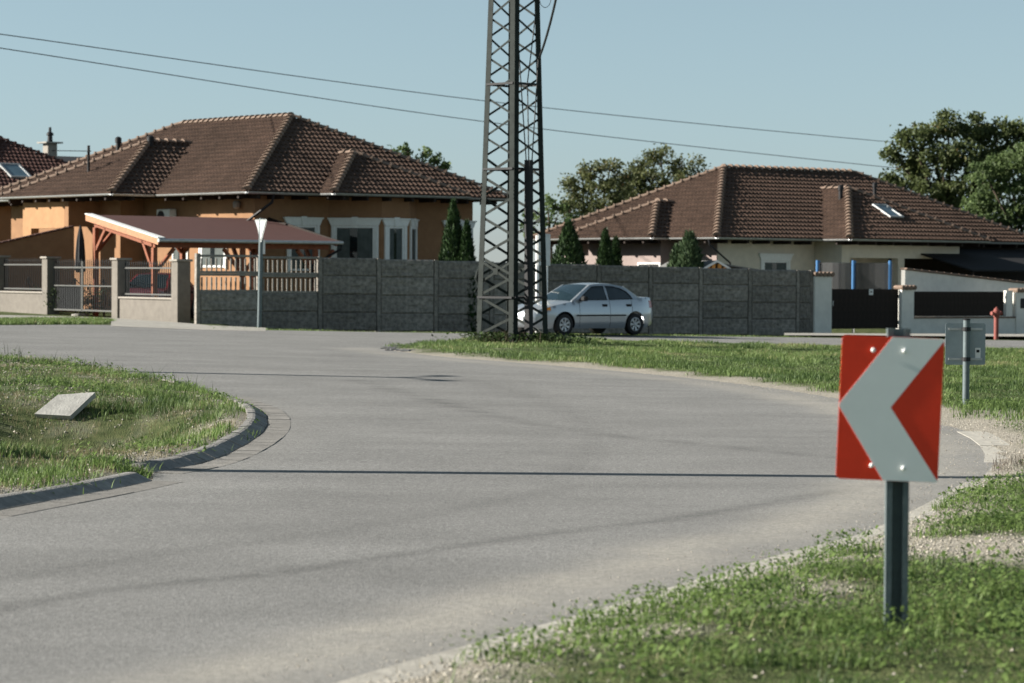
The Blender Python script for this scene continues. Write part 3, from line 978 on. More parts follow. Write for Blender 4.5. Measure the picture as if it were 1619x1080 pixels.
# outdoor air conditioner and a lamp under the eaves
ac = MB(); Mx = facing(OV, along(P0g + E2 * OV, E1, 271), ze - 1.05, -90)
ac.bbox(-.42, .42, -.36, -.06, 0, .55, .02, Mx)
aco = ac.build('air_conditioner_unit', M['white'], house)
fn = MB(); fn.lathe([(.22, 0), (.22, .02), (.2, .03)], 16, Mx @ Matrix.Translation((-.12, -.36, .28)) @ Matrix.Rotation(R(90), 4, 'X')); fn.build('fan_grille', M['dark_metal'], aco)
lp = MB(); Mx = facing(OV, along(P0g + E2 * OV, E1, 379), ze - .55, -90)
lp.lathe([(.05, 0), (.12, .05), (.13, .22), (.06, .28)], 10, Mx @ Matrix.Translation((0, -.14, 0))); lp.box(-.04, .04, -.10, 0, .12, .18, Mx); lp.build('wall_lamp', M['cap'], house)
# downpipe that leaves the corner gutter and slants back to the wall
dpp = along(P0g, E2, 431)
pA = Vector((dpp, -.06, ze - .06)); pB = Vector((dpp, .05, ze - .35)); pC = Vector((dpp - .55, OV - .08, ze - 1.05)); pD = Vector((.75, OV - .08, ze - 1.2)); pE = Vector((.75, OV - .08, 0))
dm = MB(); dm.tube([pA, pB, pC, pD, pE], .05, 8); dm.build('downpipe', M['dark_metal'], house, smooth=40)
# vents
def on_roof(px, py, Z, P0g):
    return loc_of(P0g, at(px, py, Z))
def drop_pipe(root, P0g, px, ytop, ybase, Z, r=.07, cap=True, name='vent_pipe'):
    a = loc_of(P0g, at(px, ybase, Z)); b = loc_of(P0g, at(px, ytop, Z))
    return vent_pipe(root, a.x, a.y, a.z, max(.2, b.z - a.z - (.22 if cap else 0)), r, cap, name)
a1w = P0g + E2 * A1.x + E1 * A1.y
drop_pipe(house, P0g, 238, 214, 246, a1w.y - .3, .10)
drop_pipe(house, P0g, 187, 216, 240, a1w.y + 2.2, .09)
av = drop_pipe(house, P0g, 140, 230, 277, a1w.y - 1.2, .05, False, 'antenna_mast')
am = loc_of(P0g, at(140, 239, a1w.y - 1.2))
ant = MB(); D = Matrix.Rotation(-HROT, 3, 'Z') @ Vector((1, .2, 0)).normalized(); D2 = Vector((-D.y, D.x, 0))
ant.bar(am - D * 1.3, am + D * .1, .025)
for k in range(7): ant.bar(am - D * (1.2 - .18 * k) - D2 * .22, am - D * (1.2 - .18 * k) + D2 * .22, .014)
ant.build('aerial', M['dark_metal'], house)

# ================================================================== the pale house on the right
Z1 = 103.0
Q0 = at(1133, 374.5, Z1); ze2 = Q0.z; Q0g = Vector((Q0.x, Q0.y, 0))
house2 = thing('pale_house', 'single storey pale pink and cream house with brown tiled hip roof behind the concrete fence', 'house', Q0g, HROT)
CL2 = Matrix.Rotation(-HROT, 4, 'Z') @ (CAM - Q0g)
ly_ = 10.8
ap2 = Q0 + (E1 + E2) * ly_ / 2
zr2 = at(1148, 266, ap2.y).z
tan2 = (zr2 - ze2) / (ly_ / 2)
rl2 = along(Q0g + (E1 + E2) * ly_ / 2, E2, 1350)
lx2 = rl2 + ly_
plan2 = RoofPlan(ze2, tan2)
plan2.main_x(lx2, ly_)
ya2 = along(Q0g, E1, 1055); qa2 = along(Q0g + E1 * ya2, -E2, 1030)
A3 = plan2.bay_left(ya2, ya2 + 5.3, qa2)
xa2 = along(Q0g, E2, 1299); qb2 = along(Q0g + E2 * xa2, -E1, 1343)
xb2 = xa2 + 7.8
A4 = plan2.bay_front(xa2, xb2, qb2)
print('pale house: eave', round(ze2, 2), 'ridge', round(zr2, 2), 'tan', round(tan2, 3), 'bays', round(ya2, 2), round(qa2, 2), round(xa2, 2), round(qb2, 2), 'len', round(lx2, 2))
plan2.eaves = [(plan2.P(0, ly_), plan2.P(0, ya2 + 5.3)), (plan2.P(-qa2, ya2 + 5.3), plan2.P(-qa2, ya2)), (plan2.P(-qa2, ya2), plan2.P(0, ya2)), (plan2.P(0, ya2), plan2.P(0, 0)),
               (plan2.P(0, 0), plan2.P(xa2, 0)), (plan2.P(xa2, 0), plan2.P(xa2, -qb2)), (plan2.P(xa2, -qb2), plan2.P(xb2, -qb2)), (plan2.P(xb2, 0), plan2.P(lx2, 0))]
make_roof(house2, plan2.faces, plan2.ridges, plan2.eaves, M['tile'], M['ridge'], CL2, plain=plan2.plain, skip=plan2.skip)
zt2 = ze2 - .10
zb2 = -.7
mbw = MB(); mbw.box(OV, lx2 - OV, OV, ly_ - OV, zb2, zt2); mbw.build('wall', M['cream'], house2)
# pink gable-side wall: a skin a hand proud of the cream block
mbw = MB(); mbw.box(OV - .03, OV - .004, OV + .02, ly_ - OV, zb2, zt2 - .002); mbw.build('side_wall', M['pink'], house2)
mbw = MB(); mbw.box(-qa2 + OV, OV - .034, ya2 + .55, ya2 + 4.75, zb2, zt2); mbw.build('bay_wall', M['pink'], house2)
# front wing with an open porch
fx0, fx1 = xa2 + .55, xb2 - .6
fy = -qb2 + OV
pw = MB()
pw.box(fx0, fx0 + .45, fy, OV - .01, zb2, zt2); pw.box(fx0 + .45, fx1, fy, fy + .3, zt2 - .62, zt2)
xpo = along(Q0g + E1 * fy, E2, 1420); xpo = min(max(xpo, fx0 + 2.2), fx1 - .3)
pw.box(xpo, xpo + .35, fy + .002, fy + .35, zb2, zt2 - .62)
pw.build('porch_wall', M['cream'], house2)
dk = MB(); dk.box(xpo + 1.0, lx2 + 2.5, OV - .05, OV - .005, zb2, zt2 - .01); dk.build('terrace_shade_sheet', M['dark_wood'], house2)  # dark sheet imitating the shaded interior of the terrace
window(house2, facing(fx0 + 1.3, OV, 1.3, 0), .6, .9, False, trim=False)
xq = along(Q0g + E1 * OV, E2, 1225)
window(house2, facing(xq, OV, ze2 - 2.1, 0), 1.3, 1.25, True, keystone=False)
wq = along(Q0g + E1 * OV, E2, 1262)
yq1 = along(Q0g + E2 * (-qa2 + OV), E1, 1027)
window(house2, facing(-qa2 + OV, yq1, ze2 - 2.25, -90), 1.3, 1.3, False, dark=True, keystone=False, trim=False)
yq2 = along(Q0g + E2 * OV, E1, 985)
window(house2, facing(-qa2 + OV, yq1 + 2.2, ze2 - 2.25, -90), .8, 1.3, False, dark=True, keystone=False, trim=False)
window(house2, facing(OV - .03, ya2 + 6.6, ze2 - 2.25, -90), .9, 1.3, False, dark=True, keystone=False, trim=False)
Mx = facing(OV - .03, along(Q0g + E2 * (OV - .03), E1, 1046), ze2 - 1.15, -90)
ac = MB(); ac.bbox(-.38, .38, -.34, -.05, 0, .6, .02, Mx); aco = ac.build('air_conditioner_unit', M['dark_metal'], house2)
dm = MB(); xx = .35; dm.tube([(-.06, xx, ze2 - .05), (-.02, xx, ze2 - .3), (OV - .12, xx - .2, ze2 - .95), (OV - .12, xx - .2, zb2)], .045, 8)
dm.build('downpipe', M['dark_metal'], house2, smooth=40)
w4 = Q0g + E2 * A4.x + E1 * A4.y
drop_pipe(house2, Q0g, 1329, 292, 322, w4.y - .9, .085)
drop_pipe(house2, Q0g, 1383, 288, 316, w4.y + 2.0, .075)
# roof window on the front wing
n4 = Vector((0, -math.sin(math.atan(tan2)), math.cos(math.atan(tan2)))); v4 = Vector((0, math.cos(math.atan(tan2)), math.sin(math.atan(tan2))))
def roof_window(root, X, s_, ze_, y_e, u, v, n, w=.78, h=1.1):
    O = X + v * s_
    Mx = Matrix(((u.x, v.x, n.x, O.x), (u.y, v.y, n.y, O.y), (u.z, v.z, n.z, O.z), (0, 0, 0, 1)))
    f = MB(); t = .08
    f.box(-w / 2, -w / 2 + t, 0, h, 0, .13, Mx); f.box(w / 2 - t, w / 2, 0, h, 0, .13, Mx); f.box(-w / 2 + t, w / 2 - t, 0, t, 0, .13, Mx); f.box(-w / 2 + t, w / 2 - t, h - t, h, 0, .13, Mx)
    fr = f.build('roof_window', M['zinc'], root)
    g = MB(); g.box(-w / 2 + t, w / 2 - t, t, h - t, .095, .105, Mx); g.build('pane', glass_mat('sky_glass', (.09, .15, .19), .05), fr)
xs_w = along(Q0g - E1 * qb2 + E1 * 2.0, E2, 1403)
roof_window(house2, Vector((xs_w, -qb2, ze2)), 1.75, ze2, -qb2, Vector((1, 0, 0)), v4, n4)
# dark awning over the terrace
aw = MB(); ax0 = xpo + 1.2
aw.prism([(ax0, .3, ze2 - .30), (lx2 + 1.5, .3, ze2 - .30), (lx2 + 1.5, -3.0, ze2 - 1.15), (ax0 + .3, -3.0, ze2 - 1.15)], (0, 0, -.06))
aw.build('awning', mat('charcoal_awning_cloth', (.012, .012, .014), .9, .2, 6, .1), house2)
for k, x in enumerate((ax0 + .5, (ax0 + lx2) / 2, lx2 + .3)):
    ap_ = MB(); ap_.box(x - .06, x + .06, -2.9, -2.78, zb2, ze2 - 1.24); ap_.build('awning_post', M['dark_wood'], house2)

# ================================================================== roofs farther off on the left
H3 = at(86, 262, 118)
Z3 = 112.0
base3 = at(120, 300, Z3)
ze3 = at(60, 296, Z3).z
house3 = thing('far_tiled_house', 'dark red brown hip roof with a small roof window showing past the ochre house', 'house', (base3.x, base3.y, 0), HROT)
plan3 = RoofPlan(ze3, .52)
plan3.main_y(11.0, 16.0)
# put its street corner so that the right-hand hip runs through the photographed outline
ah = at(0, 221, Z3 + 7.5)
C3 = Vector((ah.x, ah.y, 0)) - (E1 + E2) * 5.5
house3.location = C3
plan3.ze = ah.z - 5.5 * .52
plan3.faces = []; plan3.plain = []; plan3.ridges = []
plan3.main_y(11.0, 16.0)
plan3.eaves = [(plan3.P(0, 16), plan3.P(0, 0)), (plan3.P(0, 0), plan3.P(11, 0))]
make_roof(house3, plan3.faces, plan3.ridges, plan3.eaves, M['tile_dark'], M['tile_dark'], Matrix.Rotation(-HROT, 4, 'Z') @ (CAM - C3), n_parts=200, plain=plan3.plain, rafters=False)
wall_box('wall', house3, .6, 10.4, .6, 15.4, -.2, plan3.ze - .1, M['ochre'])
p3 = math.atan(.52)
rwx = along(C3 + E1 * 2.0, E2, 34)
roof_window(house3, Vector((rwx, 0, plan3.ze)), 2.3, 0, 0, Vector((1, 0, 0)), Vector((0, math.cos(p3), math.sin(p3))), Vector((0, -math.sin(p3), math.cos(p3))), 1.0, 1.3)

Z4 = 135.0
c4 = at(100, 240, Z4)
house4 = thing('distant_roof_house', 'distant house with a dark flat pitched roof and a rendered chimney with a wide cap', 'house', (c4.x, c4.y, 0), HROT)
hb = at(100, 247, Z4).z
wall_box('wall', house4, -4, 4, -4, 4, -.2, hb - 1.2, M['cream'])
rf4 = MB(); rf4.prism([(-4.6, -4.6, hb - 1.3), (4.6, -4.6, hb - 1.3), (4.6, 0, hb), (-4.6, 0, hb)], (0, 0, -.15)); rf4.prism([(-4.6, 4.6, hb - 1.3), (4.6, 4.6, hb - 1.3), (4.6, 0.004, hb), (-4.6, .004, hb)], (0, 0, -.15))
rf4.build('roof', mat('slate_roof', (.03, .032, .036), .8, .2, 8, .2), house4)
ch = loc_of(Vector((c4.x, c4.y, 0)), at(79, 250, Z4 - 3))
hh = at(79, 227, Z4 - 3).z - ch.z
cm = MB(); cm.bbox(ch.x - .25, ch.x + .25, ch.y - .25, ch.y + .25, ch.z - 1.2, ch.z + hh, .015)
cho = cm.build('chimney', M['cap'], house4)
cm = MB(); cm.box(ch.x - .45, ch.x + .45, ch.y - .45, ch.y + .45, ch.z + hh + .002, ch.z + hh + .07); cm.build('chimney_cap', M['concrete'], cho)
cm = MB(); cm.lathe([(.13, 0), (.11, .3), (.17, .31), (.16, .42), (.07, .48), (.06, .7)], 10, Matrix.Translation((ch.x, ch.y, ch.z + hh + .072))); cm.build('chimney_pot', M['dark_metal'], cho, smooth=40)
# ================================================================== the cast concrete fence
FH = 2.22
ZF0 = 81.8
F0 = at(312, 460, ZF0); F0.z = 0
F1 = at(1260, 460, 94.0); F1.z = 0
FD = (F1 - F0); FLEN = FD.length; FD.normalize()
FROT = math.atan2(FD.y, FD.x)
NB = 11; BAY = FLEN / NB
fence = thing('concrete_fence', 'long grey cast concrete panel fence with stone relief running behind the parked silver car', 'fence', F0, FROT)
def fence_panel_mesh(seed):
    r = np.random.default_rng(seed)
    w, h = BAY - .13, FH / 4 + .004
    nxp, nyp = 41, 13
    X = np.linspace(0, w, nxp); Zz = np.linspace(0, h, nyp)
    gx_, gz_ = np.meshgrid(X, Zz)
    course = np.minimum((gz_ / h * 4).astype(int), 3)
    D = np.zeros_like(gx_)
    for c in range(4):
        cuts = np.sort(r.uniform(0, w, 6)); dep = r.uniform(0, .035, 7)
        k = np.searchsorted(cuts, gx_)
        D = np.where(course == c, dep[k], D)
    D += r.uniform(-.006, .006, D.shape)
    edge = (gx_ < .02) | (gx_ > w - .02) | (gz_ < .03) | (gz_ > h - .03)
    D = np.where(edge, .0, D + .028)
    v = np.stack([gx_.ravel(), -(.025 + D.ravel()), gz_.ravel()], -1)
    n = nxp * nyp; i = np.arange(n).reshape(nyp, nxp)
    q = np.stack([i[:-1, :-1], i[:-1, 1:], i[1:, 1:], i[1:, :-1]], -1).reshape(-1, 4)
    back = np.array([[0, .025, 0], [w, .025, 0], [w, .025, h], [0, .025, h]])
    v = np.concatenate([v, back])
    fl = [list(a) for a in q] + [[n + 1, n, n + 3, n + 2], [n, n + 1] + list(i[0, ::-1]), [n + 2, n + 3] + list(i[-1, :]), [n + 3, n] + list(i[:, 0]), [n + 1, n + 2] + list(i[::-1, -1])]
    return np_mesh('fence_panel', v, [a for f in fl for a in f], [len(f) for f in fl], M['fence'])
pan = [fence_panel_mesh(100 + k) for k in range(5)]
pm = MB(); pm.bbox(-.065, .065, -.075, .075, -.3, FH + .015, .012)
post_me = pm.mesh('fence_post', M['fence'])
# open baluster panels on the first two bays
hh_ = FH / 4 - .003; pw_ = BAY - .13
rm_ = MB(); rm_.bbox(0, pw_, -.035, .035, 0, .07, .01); rail_low = rm_.mesh('panel_rail', M['fence_light'])
bl_ = MB(); bl_.lathe([(.030, 0), (.022, .05), (.032, .16), (.026, .27), (.030, .37)], 8); bal_me = bl_.mesh('baluster', M['fence_light'], 50)
for b in range(NB + 1):
    x = b * BAY; wpt = F0 + FD * x
    z0 = Tf(wpt.x, wpt.y) - .20
    link('fence_post', post_me, fence, loc=(x, 0, z0))
    if b == NB: break
    wpt = F0 + FD * (x + BAY / 2); z0 = Tf(wpt.x, wpt.y) - .20
    for k in range(4):
        zz = z0 + k * FH / 4
        if b < 2 and k >= 2:
            p = link('open_panel', rail_low, fence, loc=(x + .065, 0, zz))
            link('panel_rail', rail_low, p, loc=(0, 0, hh_ - .07))
            nb_ = 12
            for j in range(nb_): link('baluster', bal_me, p, loc=((j + .5) * pw_ / nb_, 0, .071))
        else:
            link('fence_panel', pan[random.randrange(5)], fence, loc=(x + .065, (.003 if k % 2 else -.003) + random.uniform(-.002, .002), zz))

for k in range(4):
    o_ = link('fence_panel', pan[k], fence, loc=(FLEN + .065, .003 if k % 2 else -.003, z0 + k * FH / 4)); o_.scale.x = .24
link('fence_post', post_me, fence, loc=(FLEN + .065 + .24 * (BAY - .13) + .065, 0, z0))

# ================================================================== walls, pillars, railings and gate on the left
WD = Vector((-FD.y, FD.x, 0))
C0 = at(296, 460, 82.3); C0.z = 0
WROT = math.atan2(-WD.y, -WD.x)            # local x runs back towards the street corner; outside is local -y
# local frame: x along -WD (to the right in the picture), -y = outward
def wl(px): return -along(C0, WD, px)       # local x of a photo column
gwall = thing('garden_wall', 'low beige rendered garden wall with square capped pillars at the street corner', 'wall', C0, WROT)
WH_ = .62; PH = 1.78; PWD = .43
cols = [(286, 'a'), (191, 'b'), (80, 'c'), (1, 'd')]
pxs = []
for px, _ in cols:
    x = wl(px); pxs.append(x)
    w = C0 - WD * x; z = Tf(w.x, w.y)
    pb = MB(); pb.bbox(x - PWD / 2, x + PWD / 2, -PWD / 2, PWD / 2, z - .2, z + PH, .012)
    pl_ = pb.build('pillar', M['pillar'], gwall)
    pb = MB(); pb.bbox(x - PWD / 2 - .05, x + PWD / 2 + .05, -PWD / 2 - .05, PWD / 2 + .05, z + PH + .002, z + PH + .07, .012); pb.build('pillar_cap', M['cap'], pl_)
pxs.append(pxs[-1] - 4.2)
x = pxs[-1]; w = C0 - WD * x; z = Tf(w.x, w.y); pb = MB(); pb.bbox(x - PWD / 2, x + PWD / 2, -PWD / 2, PWD / 2, z - .2, z + PH, .012); pb.build('pillar', M['pillar'], gwall)
def low_wall(xa_, xb_):
    w = C0 - WD * ((xa_ + xb_) / 2); z = Tf(w.x, w.y)
    b_ = MB(); b_.box(xa_, xb_, -.15, .15, z - .2, z + WH_); wo_ = b_.build('low_wall', M['pillar'], gwall)
    b_ = MB(); b_.bbox(xa_ + .004, xb_ - .004, -.20, .20, z + WH_ + .002, z + WH_ + .06, .01); b_.build('coping', M['cap'], wo_)
    return z
def railing(xa_, xb_, label):
    w = C0 - WD * ((xa_ + xb_) / 2); z = Tf(w.x, w.y) + WH_ + .062
    t = thing('railing', label, 'railing', C0 - WD * xa_ + Vector((0, 0, z)), WROT, 'iron railings on the garden wall')
    L = xb_ - xa_
    for zz in (.06, .86):
        b_ = MB(); b_.box(.002, L - .002, -.016, .016, zz, zz + .045); b_.build('rail', M['iron_light'], t)
    b_ = MB(); b_.box(-.011, .011, -.011, .011, 0, 1.0); b_.add([(-.02, -.013, 1.0), (.02, -.013, 1.0), (.02, .013, 1.0), (-.02, .013, 1.0), (0, 0, 1.12)], [(0, 1, 4), (1, 2, 4), (2, 3, 4), (3, 0, 4)])
    me = b_.mesh('railing_bar', M['iron'])
    n = int(L / .145)
    for k in range(n): link('railing_bar', me, t, loc=((k + .5) * L / n, .0255, 0))
for i, lab in ((0, 'iron railing with the red and white car behind it, beside the corner pillar'), (2, 'iron railing on the low wall left of the garden gate'), (3, 'iron railing at the far left end of the garden wall')):
    a_, b_ = pxs[i + 1] + PWD / 2, pxs[i] - PWD / 2
    low_wall(a_, b_); railing(a_, b_, lab)
low_wall(pxs[4] - 6, pxs[4] - PWD / 2)
# double-leaf gate
ga, gb = pxs[2] + PWD / 2 + .05, pxs[1] - PWD / 2 - .05
wmid = C0 - WD * ((ga + gb) / 2); gzz = Tf(wmid.x, wmid.y) + .12
gate = thing('garden_gate', 'black iron double gate with spiked bars between two beige pillars', 'gate', C0 - WD * ga + Vector((0, 0, gzz)), WROT)
GL = gb - ga
bar_ = MB(); bar_.box(-.014, .014, -.010, .010, .06, 1.58); bar_.add([(-.02, -.01, 1.58), (.02, -.01, 1.58), (.02, .01, 1.58), (-.02, .01, 1.58), (0, 0, 1.70)], [(0, 1, 4), (1, 2, 4), (2, 3, 4), (3, 0, 4)])
bme = bar_.mesh('gate_bar', M['iron'])
for s0, s1, sheet_ in ((0, GL * .46, True), (GL * .46 + .04, GL, False)):
    b_ = MB(); b_.box(s0, s1, -.02, .02, .02, .07); b_.box(s0, s1, -.02, .02, .80, .84); b_.box(s0, s1, -.02, .02, 1.38, 1.43); b_.box(s0, s0 + .045, -.022, .022, .0, 1.6); b_.box(s1 - .045, s1, -.022, .022, .0, 1.6)
    lf = b_.build('gate_leaf', M['iron_light'], gate)
    n = int((s1 - s0 - .1) / .14)
    for k in range(n): link('gate_bar', bme, lf, loc=(s0 + .05 + (k + .5) * (s1 - s0 - .1) / n, .031, 0))
    if sheet_:
        b_ = MB(); b_.box(s0 + .05, s1 - .05, .042, .047, .07, .80); b_.build('gate_sheet', M['iron'], lf)

# ================================================================== carport
EZ = 86.2
cE = at(250, 379, EZ); czE = cE.z
cP = Vector((cE.x, cE.y, 0))
CWd = 4.35
cx1 = along(cP, E2, 535)
ctop = at(135, 341, (cP + E1 * CWd).y).z
carport = thing('carport', 'orange stained timber carport with a red brown felt lean-to roof behind the corner fence', 'carport', cP, HROT)
sl = (ctop - czE) / CWd
def cz(y): return czE + sl * y
CTp = CWd; xr = cx1 - .05
b_ = MB(); b_.prism([(0, 0, czE), (cx1, 0, czE), (cx1, CTp, cz(CTp)), (0, CTp, cz(CTp))], (0, 0, .03)); croof = b_.build('roof_deck', M['felt_red'], carport)
b_ = MB(); b_.prism([(-.035, -.05, czE - .16), (-.035, CTp, cz(CTp) - .16), (-.035, CTp, cz(CTp) + .045), (-.035, -.05, czE + .045)], (.032, 0, 0)); b_.build('barge_board', mat('pale_orange_board', (.42, .20, .11), .7, .2, 10, .2), carport)
b_ = MB(); b_.prism([(-.06, -.06, czE + .047), (.22, -.06, czE + .047), (.22, CTp, cz(CTp) + .047), (-.06, CTp, cz(CTp) + .047)], (0, 0, .03)); b_.build('lit_edge_flashing', M['white'], carport)  # flashing coloured white to imitate sun on the top of the edge
b_ = MB(); b_.prism([(cx1 + .003, -.05, czE - .12), (cx1 + .003, CTp, cz(CTp) - .12), (cx1 + .003, CTp, cz(CTp) + .12), (cx1 + .003, -.05, czE + .045)], (.032, 0, 0)); b_.build('barge_board', M['dark_wood'], carport)
b_ = MB(); b_.tube([(-.05, -.09, czE - .02), (cx1 + .1, -.09, czE - .02)], .06, 10); b_.build('gutter', M['zinc'], carport, smooth=40)
b_ = MB(); b_.tube([(cx1 + .05, -.09, czE - .07), (cx1 + .05, -.07, czE - .22), (cx1 - .85, .25, czE - .75), (cx1 - .85, .25, .1)], .045, 8); b_.build('downpipe', M['dark_metal'], carport, smooth=40)
post = MB(); post.bbox(-.075, .075, -.075, .075, 0, 1, .01); 
yF, yB = .45, CTp - .35
for nm, y in (('front', yF), ('back', yB)):
    b_ = MB(); b_.box(.12, cx1 - .12, y - .07, y + .07, cz(y) - .32, cz(y) - .13); b_.build('beam', M['redwood'], carport)
for i in range(9):
    x = .06 + (cx1 - .12) * i / 8
    b_ = MB(); b_.prism([(x - .04, .02, cz(.02) - .125), (x - .04, CTp - .02, cz(CTp - .02) - .125), (x - .04, CTp - .02, cz(CTp - .02) - .004), (x - .04, .02, cz(.02) - .004)], (.08, 0, 0)); b_.build('rafter', M['redwood'], carport)
for ix, x in enumerate((.14, cx1 / 2, cx1 - .6)):
    for y in (yF, yB):
        top = cz(y) - .322
        b_ = MB(); b_.bbox(x - .075, x + .075, y - .075, y + .075, .0, top, .01); b_.build('post', M['redwood'], carport)
        for sgn in (-1, 1):
            if ix == 0 and sgn < 0: continue
            b_ = MB(); b_.bar((x + sgn * .07, y, top - .75), (x + sgn * .72, y, top - .02), .10); b_.build('brace', M['redwood'], carport)
        sgn = 1 if y == yF else -1
        b_ = MB(); b_.bar((x, y + sgn * .07, top - .70), (x, y + sgn * .68, cz(y + sgn * .68) - .2), .10); b_.build('brace', M['redwood'], carport)
    b_ = MB(); b_.prism([(x - .05, yF + .08, cz(yF) - .30), (x - .05, yB - .08, cz(yB) - .30), (x - .05, yB - .08, cz(yB) - .13), (x - .05, yF + .08, cz(yF) - .13)], (.10, 0, 0)); b_.build('tie_beam', M['redwood'], carport)

# closed garden umbrella on the porch
up_ = at(127, 412, 89.5)
umb = thing('garden_umbrella', 'closed dark garden umbrella standing in front of the shaded porch', 'umbrella', (up_.x, up_.y, gz(up_.x, up_.y)), .3)
zt_u = at(127, 357, 89.5).z - umb.location.z
b_ = MB(); b_.tube([(0, 0, 0), (0, 0, zt_u)], .022, 8); b_.build('pole', M['dark_metal'], umb)
b_ = MB(); n = 16; prof = [(.10, zt_u - 1.5), (.15, zt_u - 1.42), (.13, zt_u - .9), (.10, zt_u - .45), (.035, zt_u - .04), (.01, zt_u + .02)]
vs = []; fs = []
for r_, z in prof:
    for k in range(n):
        rr = r_ * (1 + .25 * (k % 2)); vs.append((rr * math.cos(2 * math.pi * k / n), rr * math.sin(2 * math.pi * k / n), z))
for i in range(len(prof) - 1):
    for k in range(n): fs.append((i * n + k, i * n + (k + 1) % n, (i + 1) * n + (k + 1) % n, (i + 1) * n + k))
b_.add(vs, fs); b_.build('canopy', mat('black_umbrella_cloth', (.02, .021, .024), .85, .2, 8, .1), umb)
b_ = MB(); b_.lathe([(.28, 0), (.28, .06), (.05, .09)], 16); b_.build('base', M['concrete'], umb)

# sloping garden wall between wall and house, seen over the railings
sw0 = at(-30, 392, 95.6); sw1 = at(116, 359, 97.0)
b_ = MB()
A_ = Vector((sw0.x, sw0.y, 0)); B_ = Vector((sw1.x, sw1.y, 0)); dd = (B_ - A_).normalized(); nn = Vector((dd.y, -dd.x, 0))
b_.prism([A_ - nn * .1, B_ - nn * .1, B_ - nn * .1 + Vector((0, 0, sw1.z)), A_ - nn * .1 + Vector((0, 0, sw0.z))], nn * .2)
swt = thing('sloping_wall', 'ochre wall with a sloping tiled top beside the porch of the ochre house', 'wall', (0, 0, 0))
b_.build('wall', M['ochre'], swt)
nt_ = 14; L_ = (B_ - A_).length; stp = (sw1.z - sw0.z) / L_
ctl = MB(); ctl.bbox(0, L_ / nt_ * .98, -.17, .17, 0, .05, .015); cme = ctl.mesh('coping_tile', M['tile_dark'])
ang = math.atan(stp)
for k in range(nt_):
    p = A_ + dd * (L_ * k / nt_) + Vector((0, 0, sw0.z + stp * L_ * k / nt_ + .01))
    link('coping_tile', cme, swt, M=Matrix.Translation(p) @ Matrix.Rotation(math.atan2(dd.y, dd.x), 4, 'Z') @ Matrix.Rotation(-ang, 4, 'Y'))

# ================================================================== lattice pylon
tb = GG(809.5, 541)
tb.z = gz(tb.x, tb.y)
pyl = thing('lattice_pylon', 'tall galvanised steel lattice power pylon standing on the grass triangle', 'pylon', tb, R(45 + 2))
TH = 15.5
hb = 1.69 / 2 / math.sqrt(2) * 1.0      # half side at the base
def half(z): return hb - (hb - 1.06 / 2 / math.sqrt(2)) * z / 8.7 if z < 12 else max(.26, hb - (hb - .375) * z / 8.7)
LEG = [(-1, -1), (1, -1), (1, 1), (-1, 1)]
def legp(i, z): h = half(z); return Vector((LEG[i][0] * h, LEG[i][1] * h, z))
def angle_iron(mb, p, q, w, t, sx, sy):
    """L-section between p and q, flanges along sx, sy (unit vectors pointing inwards)"""
    for a, b in ((sx, sy), (sy, sx)):
        off = b * t if b is sy else a * 0
        c = []
        for e in (p, q):
            o = e + (Vector() if a is sx else sx * 0)
            c += [o, o + a * w, o + a * w + b * t, o + b * t]
        mb.hexa(c)
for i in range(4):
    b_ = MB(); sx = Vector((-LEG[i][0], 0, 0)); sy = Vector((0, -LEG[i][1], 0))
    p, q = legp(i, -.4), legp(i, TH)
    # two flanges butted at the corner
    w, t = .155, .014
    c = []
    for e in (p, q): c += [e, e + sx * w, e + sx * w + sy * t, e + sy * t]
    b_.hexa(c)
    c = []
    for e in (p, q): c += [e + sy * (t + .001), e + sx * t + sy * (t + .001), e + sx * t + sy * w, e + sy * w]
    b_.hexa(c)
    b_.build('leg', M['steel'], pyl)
stepz = .455
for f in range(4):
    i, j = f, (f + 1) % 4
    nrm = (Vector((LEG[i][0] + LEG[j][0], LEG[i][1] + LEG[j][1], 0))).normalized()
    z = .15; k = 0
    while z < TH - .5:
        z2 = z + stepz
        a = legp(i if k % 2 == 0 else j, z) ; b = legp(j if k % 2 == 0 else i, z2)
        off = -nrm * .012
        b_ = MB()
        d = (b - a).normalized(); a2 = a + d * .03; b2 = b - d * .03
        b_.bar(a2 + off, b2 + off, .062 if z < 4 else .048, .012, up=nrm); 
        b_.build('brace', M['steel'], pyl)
        z = z2 + .01; k += 1
    # one crossed panel with a gusset low down
    if f == 3:
        z = 1.38
        a = legp(i, z + .55); b = legp(j, z); c = legp(i, z); d = legp(j, z + .55)
        m_ = (a + b + c + d) / 4 + nrm * .02
        Mx = Matrix.Translation(m_) @ nrm.to_track_quat('Z', 'Y').to_matrix().to_4x4()
        g = MB(); g.box(-.075, .075, -.075, .075, -.006, .006, Mx); g.build('gusset_plate', M['steel'], pyl)
        g = MB(); g.bar(a + nrm * .01, b + nrm * .01, .055, .012, up=nrm); g.build('brace', M['steel'], pyl)
        g = MB(); g.bar(c + nrm * -.03, d + nrm * -.03, .055, .012, up=nrm); g.build('brace', M['steel'], pyl)
for z in (at(812, 134, tb.y).z - tb.z, at(812, 268, tb.y).z - tb.z, 1.05):
    for f in range(4):
        a, b = legp(f, z), legp((f + 1) % 4, z)
        nrm = (a + b); nrm.z = 0; nrm.normalize()
        g = MB(); ext = (b - a).normalized() * (.10 if f == 1 else -.02)
        g.bar(a + nrm * .02 - (b - a).normalized() * -.02, b + nrm * .02 + ext, .05, .05); g.build('collar_bar', M['dark_metal'], pyl)
